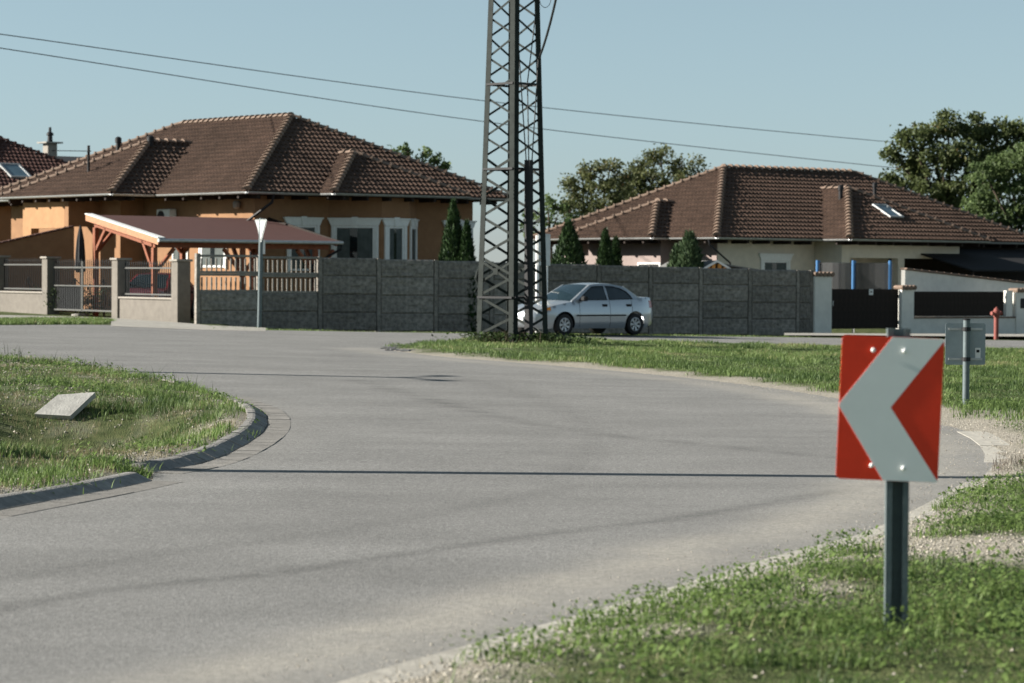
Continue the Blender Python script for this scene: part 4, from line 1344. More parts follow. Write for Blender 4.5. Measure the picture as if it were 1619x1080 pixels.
# clamp bolts down the left leg
for k in range(10):
    z = .1 + k * .09 if k < 5 else 2.9 + k * .09
    for i in (0, 3):
        g = MB(); p = legp(i, z); o_ = Vector((LEG[i][0], LEG[i][1], 0)).normalized(); g.bar(p - o_ * .01, p + o_ * .035, .03); g.build('bolt', M['steel'], pyl)
# cable conduit on the face towards the car, and the cables that enter it
rot = Matrix.Rotation(-R(47), 4, 'Z')
def tl(px, py, Y): return rot @ (at(px, py, Y) - tb)
cy_ = tb.y - .62
cb = tl(836, 546, cy_); ct = tl(836, 253, cy_ + .0); cb.z = -.25
g = MB(); g.bar(cb, ct, .165, .12); g.build('cable_conduit', M['dark_metal'], pyl)
def sag(a, b, s, n=10): return [a.lerp(b, k / n) - Vector((0, 0, s * 4 * (k / n) * (1 - k / n))) for k in range(n + 1)]
for (xa_, y0_), (xb_, y1_) in (((815, 0), (832, 255)), ((847, 20), (834, 130)), ((834, 130), (836, 255)), ((851, 95), (841, 255))):
    g = MB(); g.tube(sag(tl(xa_, y0_, cy_ + .2), tl(xb_, y1_, cy_), .02), .014, 6); g.build('cable', M['wire'], pyl)
g = MB(); g.tube(sag(tl(851, 95, cy_ + .4), tl(880, -6, cy_ - 3), .12), .028, 6); g.build('feeder_cable', M['wire'], pyl)
g = MB(); g.tube([tl(862 + 9 * math.cos(a_), -2 + 14 * math.sin(a_), cy_ + .3) for a_ in np.linspace(0, math.pi, 14)], .008, 6); g.build('cable_loop', M['wire'], pyl)
g = MB(); hpx = [(757, 425), (753, 440), (757, 452), (751, 462)]; g.tube([tl(a, b, tb.y + .05) for a, b in hpx], [.03, .045, .03, .035], 8); g.build('earth_clamp', M['steel'], pyl)
g = MB(); g.tube([tl(774, -10, tb.y + .1), tl(768, 200, tb.y + .1), tl(757, 430, tb.y + .05)], .006, 5); g.build('earth_wire', M['zinc'], pyl)

# two overhead wires passing behind the pylon
for lab, pts in (('upper thin overhead power line crossing the sky', [(-150, 37), (0, 54), (770, 160), (1390, 223), (1560, 234)]), ('lower thin overhead power line crossing the sky', [(-150, 55), (0, 76), (770, 193), (1400, 264), (1560, 276)])):
    P = [at(px, py, 86 + 62 * (px + 150) / 1710) for px, py in pts]
    b_ = MB(); b_.tube(catmull(P, 3.0), .017, 5)
    tag(b_.build('power_line', M['wire'], smooth=True), lab, 'power line', 'overhead wires')

# ================================================================== signs
def bolt(mb, x, z, y, r=.013): mb.lathe([(r, 0), (r, .006), (r * .6, .011)], 10, Matrix.Translation((x, y, z)) @ Matrix.Rotation(R(90), 4, 'X'))
sb = GG(1416, 996)
sz = gz(sb.x, sb.y)
sign = thing('chevron_sign', 'red and white chevron bend sign pointing left on a grey post by the road edge', 'road sign', (sb.x, sb.y, sz), R(-1.6))
kpx = sb.y / F
top_post = (996 - 518) * kpx; p_top = (996 - 531) * kpx; p_bot = (996 - 758) * kpx
b_ = MB(); w = .105; d = .06; t = .004
prof = [(-w / 2, d), (-w / 2, 0), (w / 2, 0), (w / 2, d), (w / 2 - .028, d), (w / 2 - .028, d - .005), (w / 2 - .006, d - .005), (w / 2 - .006, .006), (-w / 2 + .006, .006), (-w / 2 + .006, d - .005), (-w / 2 + .028, d - .005), (-w / 2 + .028, d)]
b_.prism([(x, -y + d / 2, -.35) for x, y in prof][::-1], (0, 0, top_post + .35))
b_.build('post', M['steel_post'], sign)
SW, SH = .470, p_top - p_bot
red = mat('reflective_red', (.86, .044, .010), .5, .08, 5, 0, 30, spec=.4, big=.06)
whi = mat('reflective_white', (.86, .87, .85), .45, .03, 5, 0, 30, spec=.4, big=.06)
x0s = (1323 - 1417) * kpx; xc = x0s + SW / 2
def rrect(w, h, r, n=5):
    out = []
    for cx_, cz_, a0 in ((w / 2 - r, h / 2 - r, 0), (-w / 2 + r, h / 2 - r, 90), (-w / 2 + r, -h / 2 + r, 180), (w / 2 - r, -h / 2 + r, 270)):
        for k in range(n + 1):
            a_ = R(a0 + 90 * k / n); out.append((cx_ + r * math.cos(a_), cz_ + r * math.sin(a_)))
    return out
PM = Matrix.Translation((xc, -d / 2 - .012, (p_top + p_bot) / 2)) @ Matrix.Rotation(R(2.2), 4, 'Y')
b_ = MB(); b_.prism([(x, .004, z) for x, z in rrect(SW, SH, .022)], (0, -.008, 0), PM); panel = b_.build('sign_panel', red, sign)
wpoly = [(.49, 1), (.975, 1), (.995, .985), (.505, .51), (.995, .012), (.985, 0), (.46, 0), (.0, .50), (.0, .525)]
wp = [Vector(((u - .5) * SW * .998, -.0058, (v - .5) * SH * .998)) for u, v in wpoly]
b_ = MB(); 
fr_ = [PM @ p for p in wp]; n = len(fr_)
b_.add(fr_ + [p + PM.to_3x3() @ Vector((0, .002, 0)) for p in fr_], [(0, 1, 2, 3, 7, 8), (3, 4, 5, 6, 7)] + [(i, (i + 1) % n, n + (i + 1) % n, n + i) for i in range(n)])
b_.build('chevron', whi, panel)
for px, py in ((1376, 552), (1425, 553), (1375, 734), (1425, 738)):
    b_ = MB(); bolt(b_, (px - 1417) * kpx, (996 - py) * kpx, -d / 2 - .0205, .011); b_.build('bolt', whi, panel, smooth=40)
# brackets at the back
for zz in (p_top - .06, p_bot + .06):
    b_ = MB(); b_.box(xc - .17, xc + .12, -d / 2 - .006, -d / 2 - .001, zz - .02, zz + .02); b_.build('bracket', M['zinc'], sign)

s2 = GG(1527, 641); z2 = gz(s2.x, s2.y)
sign2 = thing('sign_back', 'bluish grey back of a square road sign on a round post in the grass', 'road sign', (s2.x, s2.y, z2), R(3))
k2 = s2.y / F
b_ = MB(); b_.tube([(0, 0, -.3), (0, 0, (641 - 506) * k2)], .045, 14); b_.build('post', M['steel_post'], sign2, smooth=40)
b_ = MB(); b_.lathe([(.05, 0), (.05, .012), (.03, .02)], 14, Matrix.Translation((0, 0, (641 - 506) * k2))); b_.build('post_cap', M['black'], sign2)
b_ = MB(); hS = (577 - 511) * k2; wS = 64 * k2
SM = Matrix.Translation((0, .062, (641 - 544) * k2))
b_.prism([(x, 0, z) for x, z in rrect(wS, hS, .03)], (0, .006, 0), SM); sp2 = b_.build('sign_plate', mat('grey_sign_back', (.27, .315, .33), .55, .1, 6, .05, metal=.2), sign2)
for zz in (hS * .36, -hS * .36):
    b_ = MB(); b_.box(-wS * .42, wS * .42, .045, .058, zz - .015, zz + .015, Matrix.Translation((0, 0, (641 - 544) * k2))); b_.build('bracket_rail', M['zinc'], sign2)
    b_ = MB(); b_.lathe([(.056, -.025), (.056, .025)], 14, Matrix.Translation((0, 0, (641 - 544) * k2 + zz))); b_.build('clamp', M['dark_metal'], sign2)
b_ = MB(); b_.box(.13, .20, -.004, -.001, -.19, -.05, SM); stk = b_.build('sticker', M['white'], sp2)
b_ = MB(); b_.box(.145, .185, -.0065, -.0045, -.11, -.075, SM); b_.build('sticker_print', M['black'], sp2)

# give-way sign seen from the side, on its tall thin post by the fence
yp = G(409.5, 517.5); yz = Tf(yp.x, yp.y)
gw = thing('give_way_sign', 'tall grey post with a triangular give way sign seen from the side', 'road sign', (yp.x, yp.y, yz))
k3 = yp.y / F
hp = (517.5 - 345) * k3
b_ = MB(); b_.tube([(0, 0, -.6), (.055, 0, hp)], .062, 12); b_.build('post', M['steel_post'], gw, smooth=40)
def tri_plate(name, cx_, cz_, side, ang, m, off):
    Mx = Matrix.Translation((cx_, off, cz_)) @ Matrix.Rotation(R(ang), 4, 'Z')
    h = side * .866; b_ = MB()
    pts = []
    for (x, z) in ((-side / 2, h / 3), (side / 2, h / 3), (0, -2 * h / 3)):
        v = Vector((x, 0, z)); n_ = -v.normalized() * .06
        l = Vector((-n_.z, 0, n_.x)); pts += [v + n_ + l * .5, v + n_ - l * .5]
    b_.prism(pts, (0, .008, 0), Mx); o = b_.build(name, m, gw)
    inner = MB(); inner.prism([p * .72 + Vector((0, -.004, 0)) for p in pts], (0, .003, 0), Mx)
    return o, inner
o_, inn = tri_plate('sign_plate', .045, hp - .26, .80, -58, mat('pale_sign_back', (.42, .44, .44), .6, .06, 6, .03), -.085)
b_ = MB(); b_.bbox(.06, .16, -.02, .02, hp - 1.0, hp - .60, .01); b_.build('small_plate', M['white'], gw)

# white signboard on two posts behind the pylon
wb = G(856, 527.5); wbz = Tf(wb.x, wb.y); k4 = wb.y / F
wsign = thing('signboard', 'white signboard on two pale posts seen edge-on behind the pylon', 'signboard', (wb.x, wb.y, wbz), R(62))
hp4 = (527 - 372) * k4
for s_ in (-.28, .28):
    b_ = MB(); b_.tube([(s_, 0, -.6), (s_, 0, hp4)], .05, 10); b_.build('post', M['white'], wsign, smooth=40)
b_ = MB(); b_.bbox(-.36, .36, -.085, -.055, hp4 - .85, hp4 + .05, .008); b_.build('board', M['zinc'], wsign)

# ================================================================== white wall, brown gate and hydrant on the right
R0 = F0 + FD * (FLEN + .35)
rt = thing('white_wall', 'low white rendered wall with dark slatted infill and tile topped pillars beside the brown gate', 'wall', (R0.x, R0.y, 0), FROT)
def rx(px): return along(R0, FD, px)
def rz(x): w = R0 + FD * x; return Tf(w.x, w.y)
tile_cap = MB(); tile_cap.bbox(-.5, .5, -.2, .2, 0, .06, .02)
def rpillar(pa, pb, h, base=M['white_wall']):
    a, b = rx(pa), rx(pb); z = rz(a)
    m_ = MB(); m_.bbox(a, b, -.16, .16, z - .3, z + h, .01); o = m_.build('pillar', base, rt)
    n = max(2, int((b - a + .12) / .16)); 
    c_ = MB(); c_.lathe([(.075, -.24), (.085, .24)], 8, Matrix.Rotation(R(90), 4, 'X')); cm_ = c_.mesh('cap_tile', M['ridge'], 40)
    for k in range(n): link('cap_tile', cm_, o, loc=(a - .06 + (k + .5) * (b - a + .12) / n, 0, z + h + .03))
    return a, b, z
_, g0, _ = rpillar(1284, 1311, 1.88)
g1, w0, _ = rpillar(1421.5, 1441, 1.50)
w1, w2, _ = rpillar(1603, 1640, 1.50)
z = rz((w0 + w1) / 2)
m_ = MB(); m_.box(w0 + .001, w1 - .001, -.10, .10, z - .3, z + .50); lw_ = m_.build('low_wall', M['white_wall'], rt)
n = 26; c_ = MB(); L_ = (w1 - w0) / n; c_.bbox(0, L_ * .96, -.15, .15, 0, .05, .012); cm_ = c_.mesh('coping_tile', M['ridge'])
for k in range(n): link('coping_tile', cm_, lw_, loc=(w0 + k * L_, 0, z + .503))
n = 24; L_ = (w1 - w0 - .5) / n; c_ = MB(); c_.box(0, L_ * .97, -.02, .02, 0, .86); cm_ = c_.mesh('slat', M['dark_wood'])
inf = MB(); inf.box(w0 + .01, w1 - .5, .024, .055, z + .62, z + .70); inf.box(w0 + .01, w1 - .5, .024, .055, z + 1.25, z + 1.33); info = inf.build('infill_panel', M['dark_wood'], rt)
for k in range(n): link('slat', cm_, info, loc=(w0 + .01 + k * L_, 0, z + .58))
m_ = MB(); m_.box(w1 - .42, w1 - .12, -.08, .08, z + .56, z + 1.48); m_.build('end_post', M['white_wall'], rt)
m_ = MB(); m_.bbox(w2 - .95, w2 - .45, -.19, -.155, z + .85, z + 1.2, .01); m_.build('letter_box', M['dark_metal'], rt)
# gate
gr = R0 + FD * (g0 + .03)
gate2 = thing('brown_gate', 'dark brown solid boarded gate with a small white notice between white pillars', 'gate', (gr.x, gr.y, rz(g0)), FROT)
GW = g1 - g0 - .06; n = 15; L_ = GW / n
m_ = MB(); m_.box(0, GW, .03, .07, .25, .35); m_.box(0, GW, .03, .07, 1.15, 1.25); m_.build('gate_frame', M['dark_wood'], gate2)
c_ = MB(); c_.box(0, L_ * .975, -.012, .028, .06, 1.42); cm_ = c_.mesh('board', M['dark_wood'])
for k in range(n): link('board', cm_, gate2, loc=(k * L_, 0, 0))
nx_ = along(gr, FD, 1377)
m_ = MB(); m_.box(nx_ - .09, nx_ + .09, -.022, -.014, 1.22, 1.42); no_ = m_.build('notice', M['white'], gate2)
m_ = MB(); m_.lathe([(.035, 0), (.035, .002)], 10, Matrix.Translation((nx_, -.0225, 1.33)) @ Matrix.Rotation(R(90), 4, 'X')); m_.build('notice_mark', M['black'], no_)
m_ = MB(); m_.bar((.12, -.03, .85), (.12, -.03, 1.02), .03); m_.build('handle', M['zinc'], gate2)
# hydrant
hy = GG(1575, 537); hz = gz(hy.x, hy.y)
hyd = thing('fire_hydrant', 'tall faded red fire hydrant pillar in front of the white wall', 'fire hydrant', (hy.x, hy.y, hz), R(30))
hred = mat('faded_hydrant_red', (.25, .075, .062), .7, .18, 8, .1)
hH = (537 - 478) * hy.y / F
m_ = MB(); m_.lathe([(.085, -.2), (.085, .05), (.11, .06), (.11, .09), (.078, .10), (.078, hH - .34), (.10, hH - .33), (.10, hH - .29)], 14); m_.build('barrel', hred, hyd, smooth=40)
m_ = MB(); m_.lathe([(.095, hH - .288), (.12, hH - .27), (.12, hH - .14), (.085, hH - .10), (.075, hH - .06), (.03, hH - .04), (.03, hH)], 14); hd = m_.build('head', hred, hyd, smooth=40)
for s_ in (-1, 1):
    m_ = MB(); m_.lathe([(.05, 0), (.05, .07), (.062, .072), (.062, .11)], 12, Matrix.Translation((s_ * .10, 0, hH - .21)) @ Matrix.Rotation(R(90 * s_), 4, 'Y')); m_.build('outlet', hred, hd, smooth=40)

# sloping white wall with a tile coping behind the gate
v0 = at(1428, 427, 98.5); v1 = at(1680, 456, 103.0)
slw = thing('sloping_white_wall', 'white wall with a sloping clay tile coping behind the dark slatted fence', 'wall')
A_ = Vector((v0.x, v0.y, 0)); B_ = Vector((v1.x, v1.y, 0)); dd = (B_ - A_).normalized(); nn = Vector((dd.y, -dd.x, 0)); L_ = (B_ - A_).length
m_ = MB(); m_.prism([A_ - nn * .1 + Vector((0, 0, -.7)), B_ - nn * .1 + Vector((0, 0, -.7)), B_ - nn * .1 + Vector((0, 0, v1.z)), A_ - nn * .1 + Vector((0, 0, v0.z))], nn * .2); m_.build('wall', M['white_wall'], slw)
n = 22; c_ = MB(); c_.bbox(0, L_ / n * .97, -.19, .19, 0, .07, .02); cm_ = c_.mesh('coping_tile', M['ridge'])
for k in range(n):
    p = A_ + dd * (L_ * k / n) + Vector((0, 0, v0.z + (v1.z - v0.z) * k / n + .01))
    link('coping_tile', cm_, slw, M=Matrix.Translation(p) @ Matrix.Rotation(math.atan2(dd.y, dd.x), 4, 'Z') @ Matrix.Rotation(-math.atan2(v1.z - v0.z, L_), 4, 'Y'))

# trampoline with blue foam poles
tc_ = at(1350, 450, 99.0); tz = gz(tc_.x, tc_.y)
tr = thing('trampoline', 'garden trampoline with blue foam poles and dark safety net behind the brown gate', 'trampoline', (tc_.x, tc_.y, tz))
rad = 63 * 99.0 / F * 1.0
htop = at(1350, 412, 99.0).z - tz
m_ = MB(); m_.lathe([(rad - .02, .78), (rad + .06, .80), (rad + .06, .84), (rad - .25, .85)], 32); m_.build('pad', M['dark_metal'], tr)
m_ = MB(); m_.tube([(rad * math.cos(a_), rad * math.sin(a_), .75) for a_ in np.linspace(0, 2 * math.pi, 33)], .03, 6); m_.build('frame', M['zinc'], tr)
bl = mat('blue_foam', (.06, .18, .38), .7, .1, 8, .1)
for k in range(6):
    a_ = R(22 + 60 * k); c_ = Vector(((rad + .05) * math.cos(a_), (rad + .05) * math.sin(a_), 0))
    m_ = MB(); m_.tube([c_ + Vector((0, 0, .87)), c_ + Vector((0, 0, htop))], .055, 8); m_.build('foam_pole', bl, tr, smooth=40)
    m_ = MB(); m_.tube([c_, c_ + Vector((0, 0, .73))], .025, 6); m_.build('leg', M['zinc'], tr)
def net_mat():
    m = bpy.data.materials.new('safety_net'); m.use_nodes = True
    N = m.node_tree.nodes; L = m.node_tree.links; b = N['Principled BSDF']; b.inputs['Base Color'].default_value = (.015, .016, .018, 1); b.inputs['Alpha'].default_value = .62
    return m
m_ = MB(); vs = []; fs = []; n = 36
for k in range(n):
    a_ = 2 * math.pi * k / n; vs += [(rad * .97 * math.cos(a_), rad * .97 * math.sin(a_), .86), (rad * .97 * math.cos(a_), rad * .97 * math.sin(a_), htop - .08)]
for k in range(n): fs.append((2 * k, 2 * ((k + 1) % n), 2 * ((k + 1) % n) + 1, 2 * k + 1))
m_.add(vs, fs); m_.build('safety_net', net_mat(), tr)

# garden shed: only its roof shows above the fence
sh = at(1160, 432, 95.5); shz = gz(sh.x, sh.y)
shed = thing('garden_shed', 'small garden shed with pale roof edge and orange gable boards above the fence', 'shed', (sh.x, sh.y, shz), FROT)
zr_ = at(1128, 412, 95.5).z - shz
xl_, xr_ = along(Vector((sh.x, sh.y, 0)), FD, 1100) , along(Vector((sh.x, sh.y, 0)), FD, 1235)
ga_ = along(Vector((sh.x, sh.y, 0)), FD, 1098); gb_ = along(Vector((sh.x, sh.y, 0)), FD, 1162); gm_ = (ga_ + gb_) / 2
hx = (gb_ - ga_) / 2
DS = Vector((.62, .55, 0))
m_ = MB(); m_.box(ga_ + .15, gb_ - .15, .1, 2.4, -.1, zr_ - .45); m_.build('wall', M['redwood'], shed)
grey = mat('grey_felt_roof', (.16, .16, .155), .95, .15, 20, .2, 60)
for s_ in (-1, 1):
    m_ = MB(); m_.prism([(gm_, -.1, zr_), (gm_ + s_ * hx * 1.05, -.1, zr_ - .42), (gm_ + s_ * hx * 1.05, 2.6, zr_ - .42), (gm_, 2.6, zr_)], (0, 0, -.04)); ro = m_.build('roof_panel', grey, shed)
    m_ = MB(); m_.prism([(gm_, -.14, zr_ + .02), (gm_ + s_ * hx * 1.08, -.14, zr_ - .42), (gm_ + s_ * hx * 1.08, -.14, zr_ - .50), (gm_, -.14, zr_ - .06)], (0, .035, 0)); m_.build('barge_board', M['white'], shed)
    for k in range(4):
        f_ = (k + .6) / 4; m_ = MB(); m_.box(gm_ + s_ * hx * f_ - .07, gm_ + s_ * hx * f_ + .07, -.11, -.05, zr_ - .42 * f_ - .22, zr_ - .42 * f_ - .06); m_.build('rafter_end', mat('orange_board', (.55, .25, .06), .7, .15, 9, .1) if (k == 0 and s_ < 0) else bpy.data.materials['orange_board'], shed)
m_ = MB(); m_.prism([(gb_ - .3, .3, zr_ - .10), (xr_, .3, zr_ - .38), (xr_, 2.6, zr_ - .32), (gb_ - .3, 2.6, zr_ - .02)], (0, 0, -.05)); m_.build('lean_to_roof', grey, shed)
for y_ in (.4, 2.5):
    m_ = MB(); m_.box(xr_ - .2, xr_ - .1, y_ - .05, y_ + .05, -.1, zr_ - .42); m_.build('post', M['redwood'], shed)

# concrete culvert slab lying in the ditch verge
sl_pts = [(54, 648), (82, 620), (141, 622), (112, 657)]
cc = GG(96, 648)
slab = MB()
pp = []
for (px, py), dy_ in zip(sl_pts, (0, .42, .46, -.05)):
    pp.append(cc + Vector(((px - 96) * cc.y / F, dy_, (650 - py) * cc.y / F - dy_ * 1.65 / cc.y + (px - 96) * .0008)))
slab.prism([p - Vector((0, 0, .03)) for p in pp], Vector((.0, .045, -.06)))
tag(slab.build('culvert_slab', M['slab'], None), 'pale tilted concrete slab lying in the grass of the ditch', 'concrete slab')

# tall poles beyond the frame on the left: their shadows cross the road
for nm, lab, px, py, Yd, H_, r_, arm in (('utility_pole', 'tall round utility pole beside the road outside the picture', 0, 0, 23.75, 9.5, .15, False), ('street_lamp', 'street lamp with two short arms outside the picture', 0, 0, 43.9, 6.3, .32, True)):
    X_ = -8.6 if not arm else -16.2
    Y_ = Yd
    t_ = thing(nm, lab, 'pole' if not arm else 'street lamp', (X_, Y_, gz(X_, Y_)))
    m_ = MB(); m_.tube([(0, 0, -.4), (0, 0, H_)], [r_, r_ * (.8 if not arm else .35)], 14); m_.build('pole', M['concrete'] if not arm else M['steel_post'], t_, smooth=40)
    if arm:
        for s_, l_ in ((1, 1.0), (-1, .8)):
            m_ = MB(); m_.tube([(0, 0, H_ - .15), (0, s_ * l_ * .5, H_ + .1), (0, s_ * l_, H_ + .1)], .04, 8); m_.build('arm', M['steel_post'], t_)
            m_ = MB(); m_.bbox(-.12, .12, s_ * l_ - .3, s_ * l_ + .3, H_ + .14, H_ + .24, .03); m_.build('lamp_head', M['dark_metal'], t_)
# ================================================================== cars
def car_glass():
    return glass_mat('car_glass', (.010, .022, .030), .03)
def cdt_side(outline, holes, step, extra=()):
    """triangulated 2-D region (x, z) of a closed outline less the holes"""
    def dens(poly, s):
        out = []
        for i in range(len(poly)):
            a = Vector(poly[i]); b = Vector(poly[(i + 1) % len(poly)])
            k = max(1, int((b - a).length / s))
            out += [a.lerp(b, t / k) for t in range(k)]
        return out
    O = dens(outline, step * .8)
    H = [dens(h, step * .8) for h in holes]
    x0 = min(p.x for p in O); x1 = max(p.x for p in O); z0 = min(p.y for p in O); z1 = max(p.y for p in O)
    gp = []
    for x in np.arange(x0 + step / 2, x1, step):
        for z in np.arange(z0 + step / 2, z1, step):
            gp.append((x, z))
    gp = np.array(gp)
    k = pip(O, gp[:, 0], gp[:, 1]) & (dist_poly(O, gp[:, 0], gp[:, 1], True) > step * .45)
    for h in H: k &= ~pip(h, gp[:, 0], gp[:, 1]) & (dist_poly(h, gp[:, 0], gp[:, 1], True) > step * .45)
    gp = gp[k]
    pts = list(O); edges = []
    n = len(O); edges += [(i, (i + 1) % n) for i in range(n)]
    for h in H:
        o = len(pts); pts += h; edges += [(o + i, o + (i + 1) % len(h)) for i in range(len(h))]
    pts += [Vector((float(a), float(b))) for a, b in gp]
    v, e, f, *_ = delaunay_2d_cdt(pts, edges, [], 0, 1e-6)
    cen = np.array([[sum(v[i][0] for i in t) / len(t), sum(v[i][1] for i in t) / len(t)] for t in f])
    keep = pip(O, cen[:, 0], cen[:, 1])
    for h in H: keep &= ~pip(h, cen[:, 0], cen[:, 1])
    return [(p[0], p[1]) for p in v], [tuple(t) for t, k_ in zip(f, keep) if k_]

def make_car(label, loc, rz, paint, group=None):
    car = thing('parked_car', label, 'car', loc, rz, group)
    gl = car_glass()
    AX = (1.34, -1.28); WR = .305; AR = .375
    def arch(cx):
        return [(cx + AR * math.cos(t), .30 + AR * math.sin(t)) for t in np.linspace(math.pi + .22, -.22, 13)]
    a_r = arch(AX[1]); a_f = arch(AX[0])
    bottom = [(-2.14, .30), (-1.9, .235)] + [(a_r[0][0], .215)] + a_r + [(a_r[-1][0], .20), (a_f[0][0], .20)] + a_f + [(a_f[-1][0], .20), (2.02, .19), (2.14, .26)]
    nose = [(2.18, .36), (2.20, .48), (2.17, .58), (2.12, .68), (1.98, .755), (1.70, .83), (1.35, .895), (1.02, .94)]
    belt = [(.70, .945), (.2, .955), (-.4, .965), (-1.0, .985), (-1.45, 1.005)]
    tail = [(-1.56, 1.03), (-1.80, 1.045), (-2.02, 1.055), (-2.15, 1.045), (-2.20, .95), (-2.21, .78), (-2.24, .66), (-2.24, .48), (-2.20, .36)]
    outline = bottom + nose + belt + tail
    def W(x, z):
        ax = abs(x - .02)
        w = .845 - .30 * max(0, (ax - 1.25) / .95) ** 2.4
        w -= .05 * max(0, (.42 - z) / .22) ** 2
        w -= .075 * max(0, (z - .66) / .36) ** 1.6
        w += .012 * math.exp(-((z - .58) / .05) ** 2)
        return w
    v, f = cdt_side(outline, [], .085)
    b_ = MB()
    for s in (1, -1):
        b_.add([(x, s * W(x, z), z) for x, z in v], [t if s < 0 else t[::-1] for t in f])
    # closing strip over nose, bonnet, scuttle | boot, tail
    def strip(mb, path, n, crown, wf, bulge=0):
        vs = []; fs = []
        for x, z in path:
            w = wf(x, z)
            for k in range(n + 1):
                u = -1 + 2 * k / n
                c = 1 - abs(u) ** 2.6
                vs.append((x + (bulge * c if x > 1.9 else (-bulge * .6 * c if x < -2.05 else 0)), u * w, z + crown * c))
        for i in range(len(path) - 1):
            for k in range(n): fs.append((i * (n + 1) + k, i * (n + 1) + k + 1, (i + 1) * (n + 1) + k + 1, (i + 1) * (n + 1) + k))
        mb.add(vs, fs)
    strip(b_, [(2.02, .19), (2.14, .26)] + nose, 12, .035, W, .16)
    strip(b_, [(-1.45, 1.005)] + tail + [(-2.14, .30), (-1.9, .235)], 12, .022, W, .10)
    me = b_.mesh('body', paint, 38); 
    bm = bmesh.new(); bm.from_mesh(me); bmesh.ops.remove_doubles(bm, verts=bm.verts, dist=.0008); bmesh.ops.recalc_face_normals(bm, faces=bm.faces); bm.to_mesh(me); bm.free()
    body = link('body', me, car)
    fl = MB(); fl.box(-2.0, 2.0, -.62, .62, .22, .30); fl.box(-1.0, .95, -.79, .79, .30, .60); fl.build('underbody', M['black'], car)
    # greenhouse
    ws = [(1.02, .94), (.80, 1.08), (.55, 1.225), (.30, 1.355), (.22, 1.385)]
    roofp = [(.22, 1.385), (.0, 1.418), (-.3, 1.43), (-.65, 1.418), (-.95, 1.375), (-1.05, 1.35)]
    bl_ = [(-1.05, 1.35), (-1.20, 1.275), (-1.37, 1.165), (-1.52, 1.055), (-1.56, 1.03)]
    gout = ws + roofp[1:] + bl_[1:] + belt[::-1]
    def WG(x, z):
        t = (z - .94) / .47
        return .765 - .19 * t - .055 * max(0, t - .75) / .25 * .6 - .045 * max(0, -x - .6) - .02 * max(0, x - .2)
    wf_ = [(.74, .985), (.58, 1.10), (.38, 1.225), (.16, 1.345), (-.05, 1.362), (-.27, 1.368), (-.29, .99)]
    wr_ = [(-.37, .99), (-.35, 1.368), (-.62, 1.355), (-.88, 1.305), (-1.10, 1.21), (-1.22, 1.10), (-1.28, 1.015)]
    v, f = cdt_side(gout, [wf_, wr_], .085)
    g = MB()
    for s in (1, -1): g.add([(x, s * WG(x, z), z) for x, z in v], [t if s < 0 else t[::-1] for t in f])
    strip(g, roofp, 12, .03, WG)
    me = g.mesh('roof', paint, 38); bm = bmesh.new(); bm.from_mesh(me); bmesh.ops.remove_doubles(bm, verts=bm.verts, dist=.0008); bmesh.ops.recalc_face_normals(bm, faces=bm.faces); bm.to_mesh(me); bm.free()
    link('roof', me, car)
    g = MB(); strip(g, ws, 12, .03, lambda x, z: WG(x, z) - .035); g.build('windscreen', gl, car, smooth=True)
    for s in (1, -1):
        g = MB(); g.bar((1.02, s * (WG(1.02, .94) - .022), .945), (.22, s * (WG(.22, 1.385) - .022), 1.39), .06, .03); g.build('windscreen_pillar', paint, car)
    g = MB(); strip(g, bl_, 12, .02, lambda x, z: WG(x, z) - .05); g.build('rear_window', gl, car, smooth=True)
    for s in (1, -1):
        g = MB(); g.bar((-1.56, s * (WG(-1.56, 1.03) - .025), 1.03), (-1.05, s * (WG(-1.05, 1.35) - .025), 1.355), .07, .03); g.build('rear_pillar', paint, car)
    for s in (1, -1):
        for poly in (wf_, wr_):
            v, f = cdt_side(poly, [], .12)
            g = MB(); g.add([(x, s * (WG(x, z) - .008), z) for x, z in v], [t if s < 0 else t[::-1] for t in f]); g.build('side_window', gl, car)
            g = MB(); P = [Vector((x, s * (WG(x, z) + .002), z)) for x, z in poly]; P.append(P[0]); g.tube(P, .012, 5); g.build('window_seal', M['black'], car)
        # door gaps, side rubbing strip, handles, mirror, sill
        for x_, zb_, zt_ in ((.80, .24, .94), (-.33, .24, .97), (-1.16, .62, .99)):
            g = MB(); g.tube([(x_ + (.02 if x_ > 0 else 0) * 0 - (.16 * max(0, (.62 - z)) if x_ < -1 else 0), s * (W(x_, z) + .0015), z) for z in np.linspace(zb_, zt_, 8)], .005, 5); g.build('door_gap', M['black'], car)
        g = MB(); P = [(x, s * (W(x, .56) + .008), .56) for x in np.linspace(.92, -.90, 12)]; g.tube(P, .022, 6); g.build('rubbing_strip', M['black'], car)
        for x_ in (-.13, -1.03):
            g = MB(); y_ = W(x_, .835); g.bbox(x_ - .10, x_ + .08, s * y_ - .025, s * y_ + .025, .80, .87, .012); g.build('door_handle', M['black'], car)
        g = MB(); g.bbox(.60, .76, s * .90 - .09, s * .90 + .09, .955, 1.09, .03); g.bar((.70, s * .73, .98), (.69, s * .84, 1.0), .05); g.build('wing_mirror', M['black'], car)
        # lamps
        g = MB(); vs = []; fs = []
        for i, x in enumerate(np.linspace(2.135, 1.78, 6)):
            zt_ = .715 + (2.135 - x) * .27; zb_ = .60 + (2.135 - x) * .22
            vs += [(x + .008, s * (W(x, zt_) + .006), zt_), (x + .012, s * (W(x, zb_) + .010), zb_)]
        for i in range(5): fs.append((2 * i, 2 * i + 1, 2 * i + 3, 2 * i + 2))
        vs += [(2.21, s * .38, .71), (2.245, s * .38, .60)]; fs.append((0, 1, 13, 12))
        g.add(vs, fs); hl = g.build('headlight', bpy.data.materials.get('lamp_glass') or mat('lamp_glass', (.30, .32, .33), .15, .1, 9, 0, spec=.6), car)
        g = MB(); vs = []
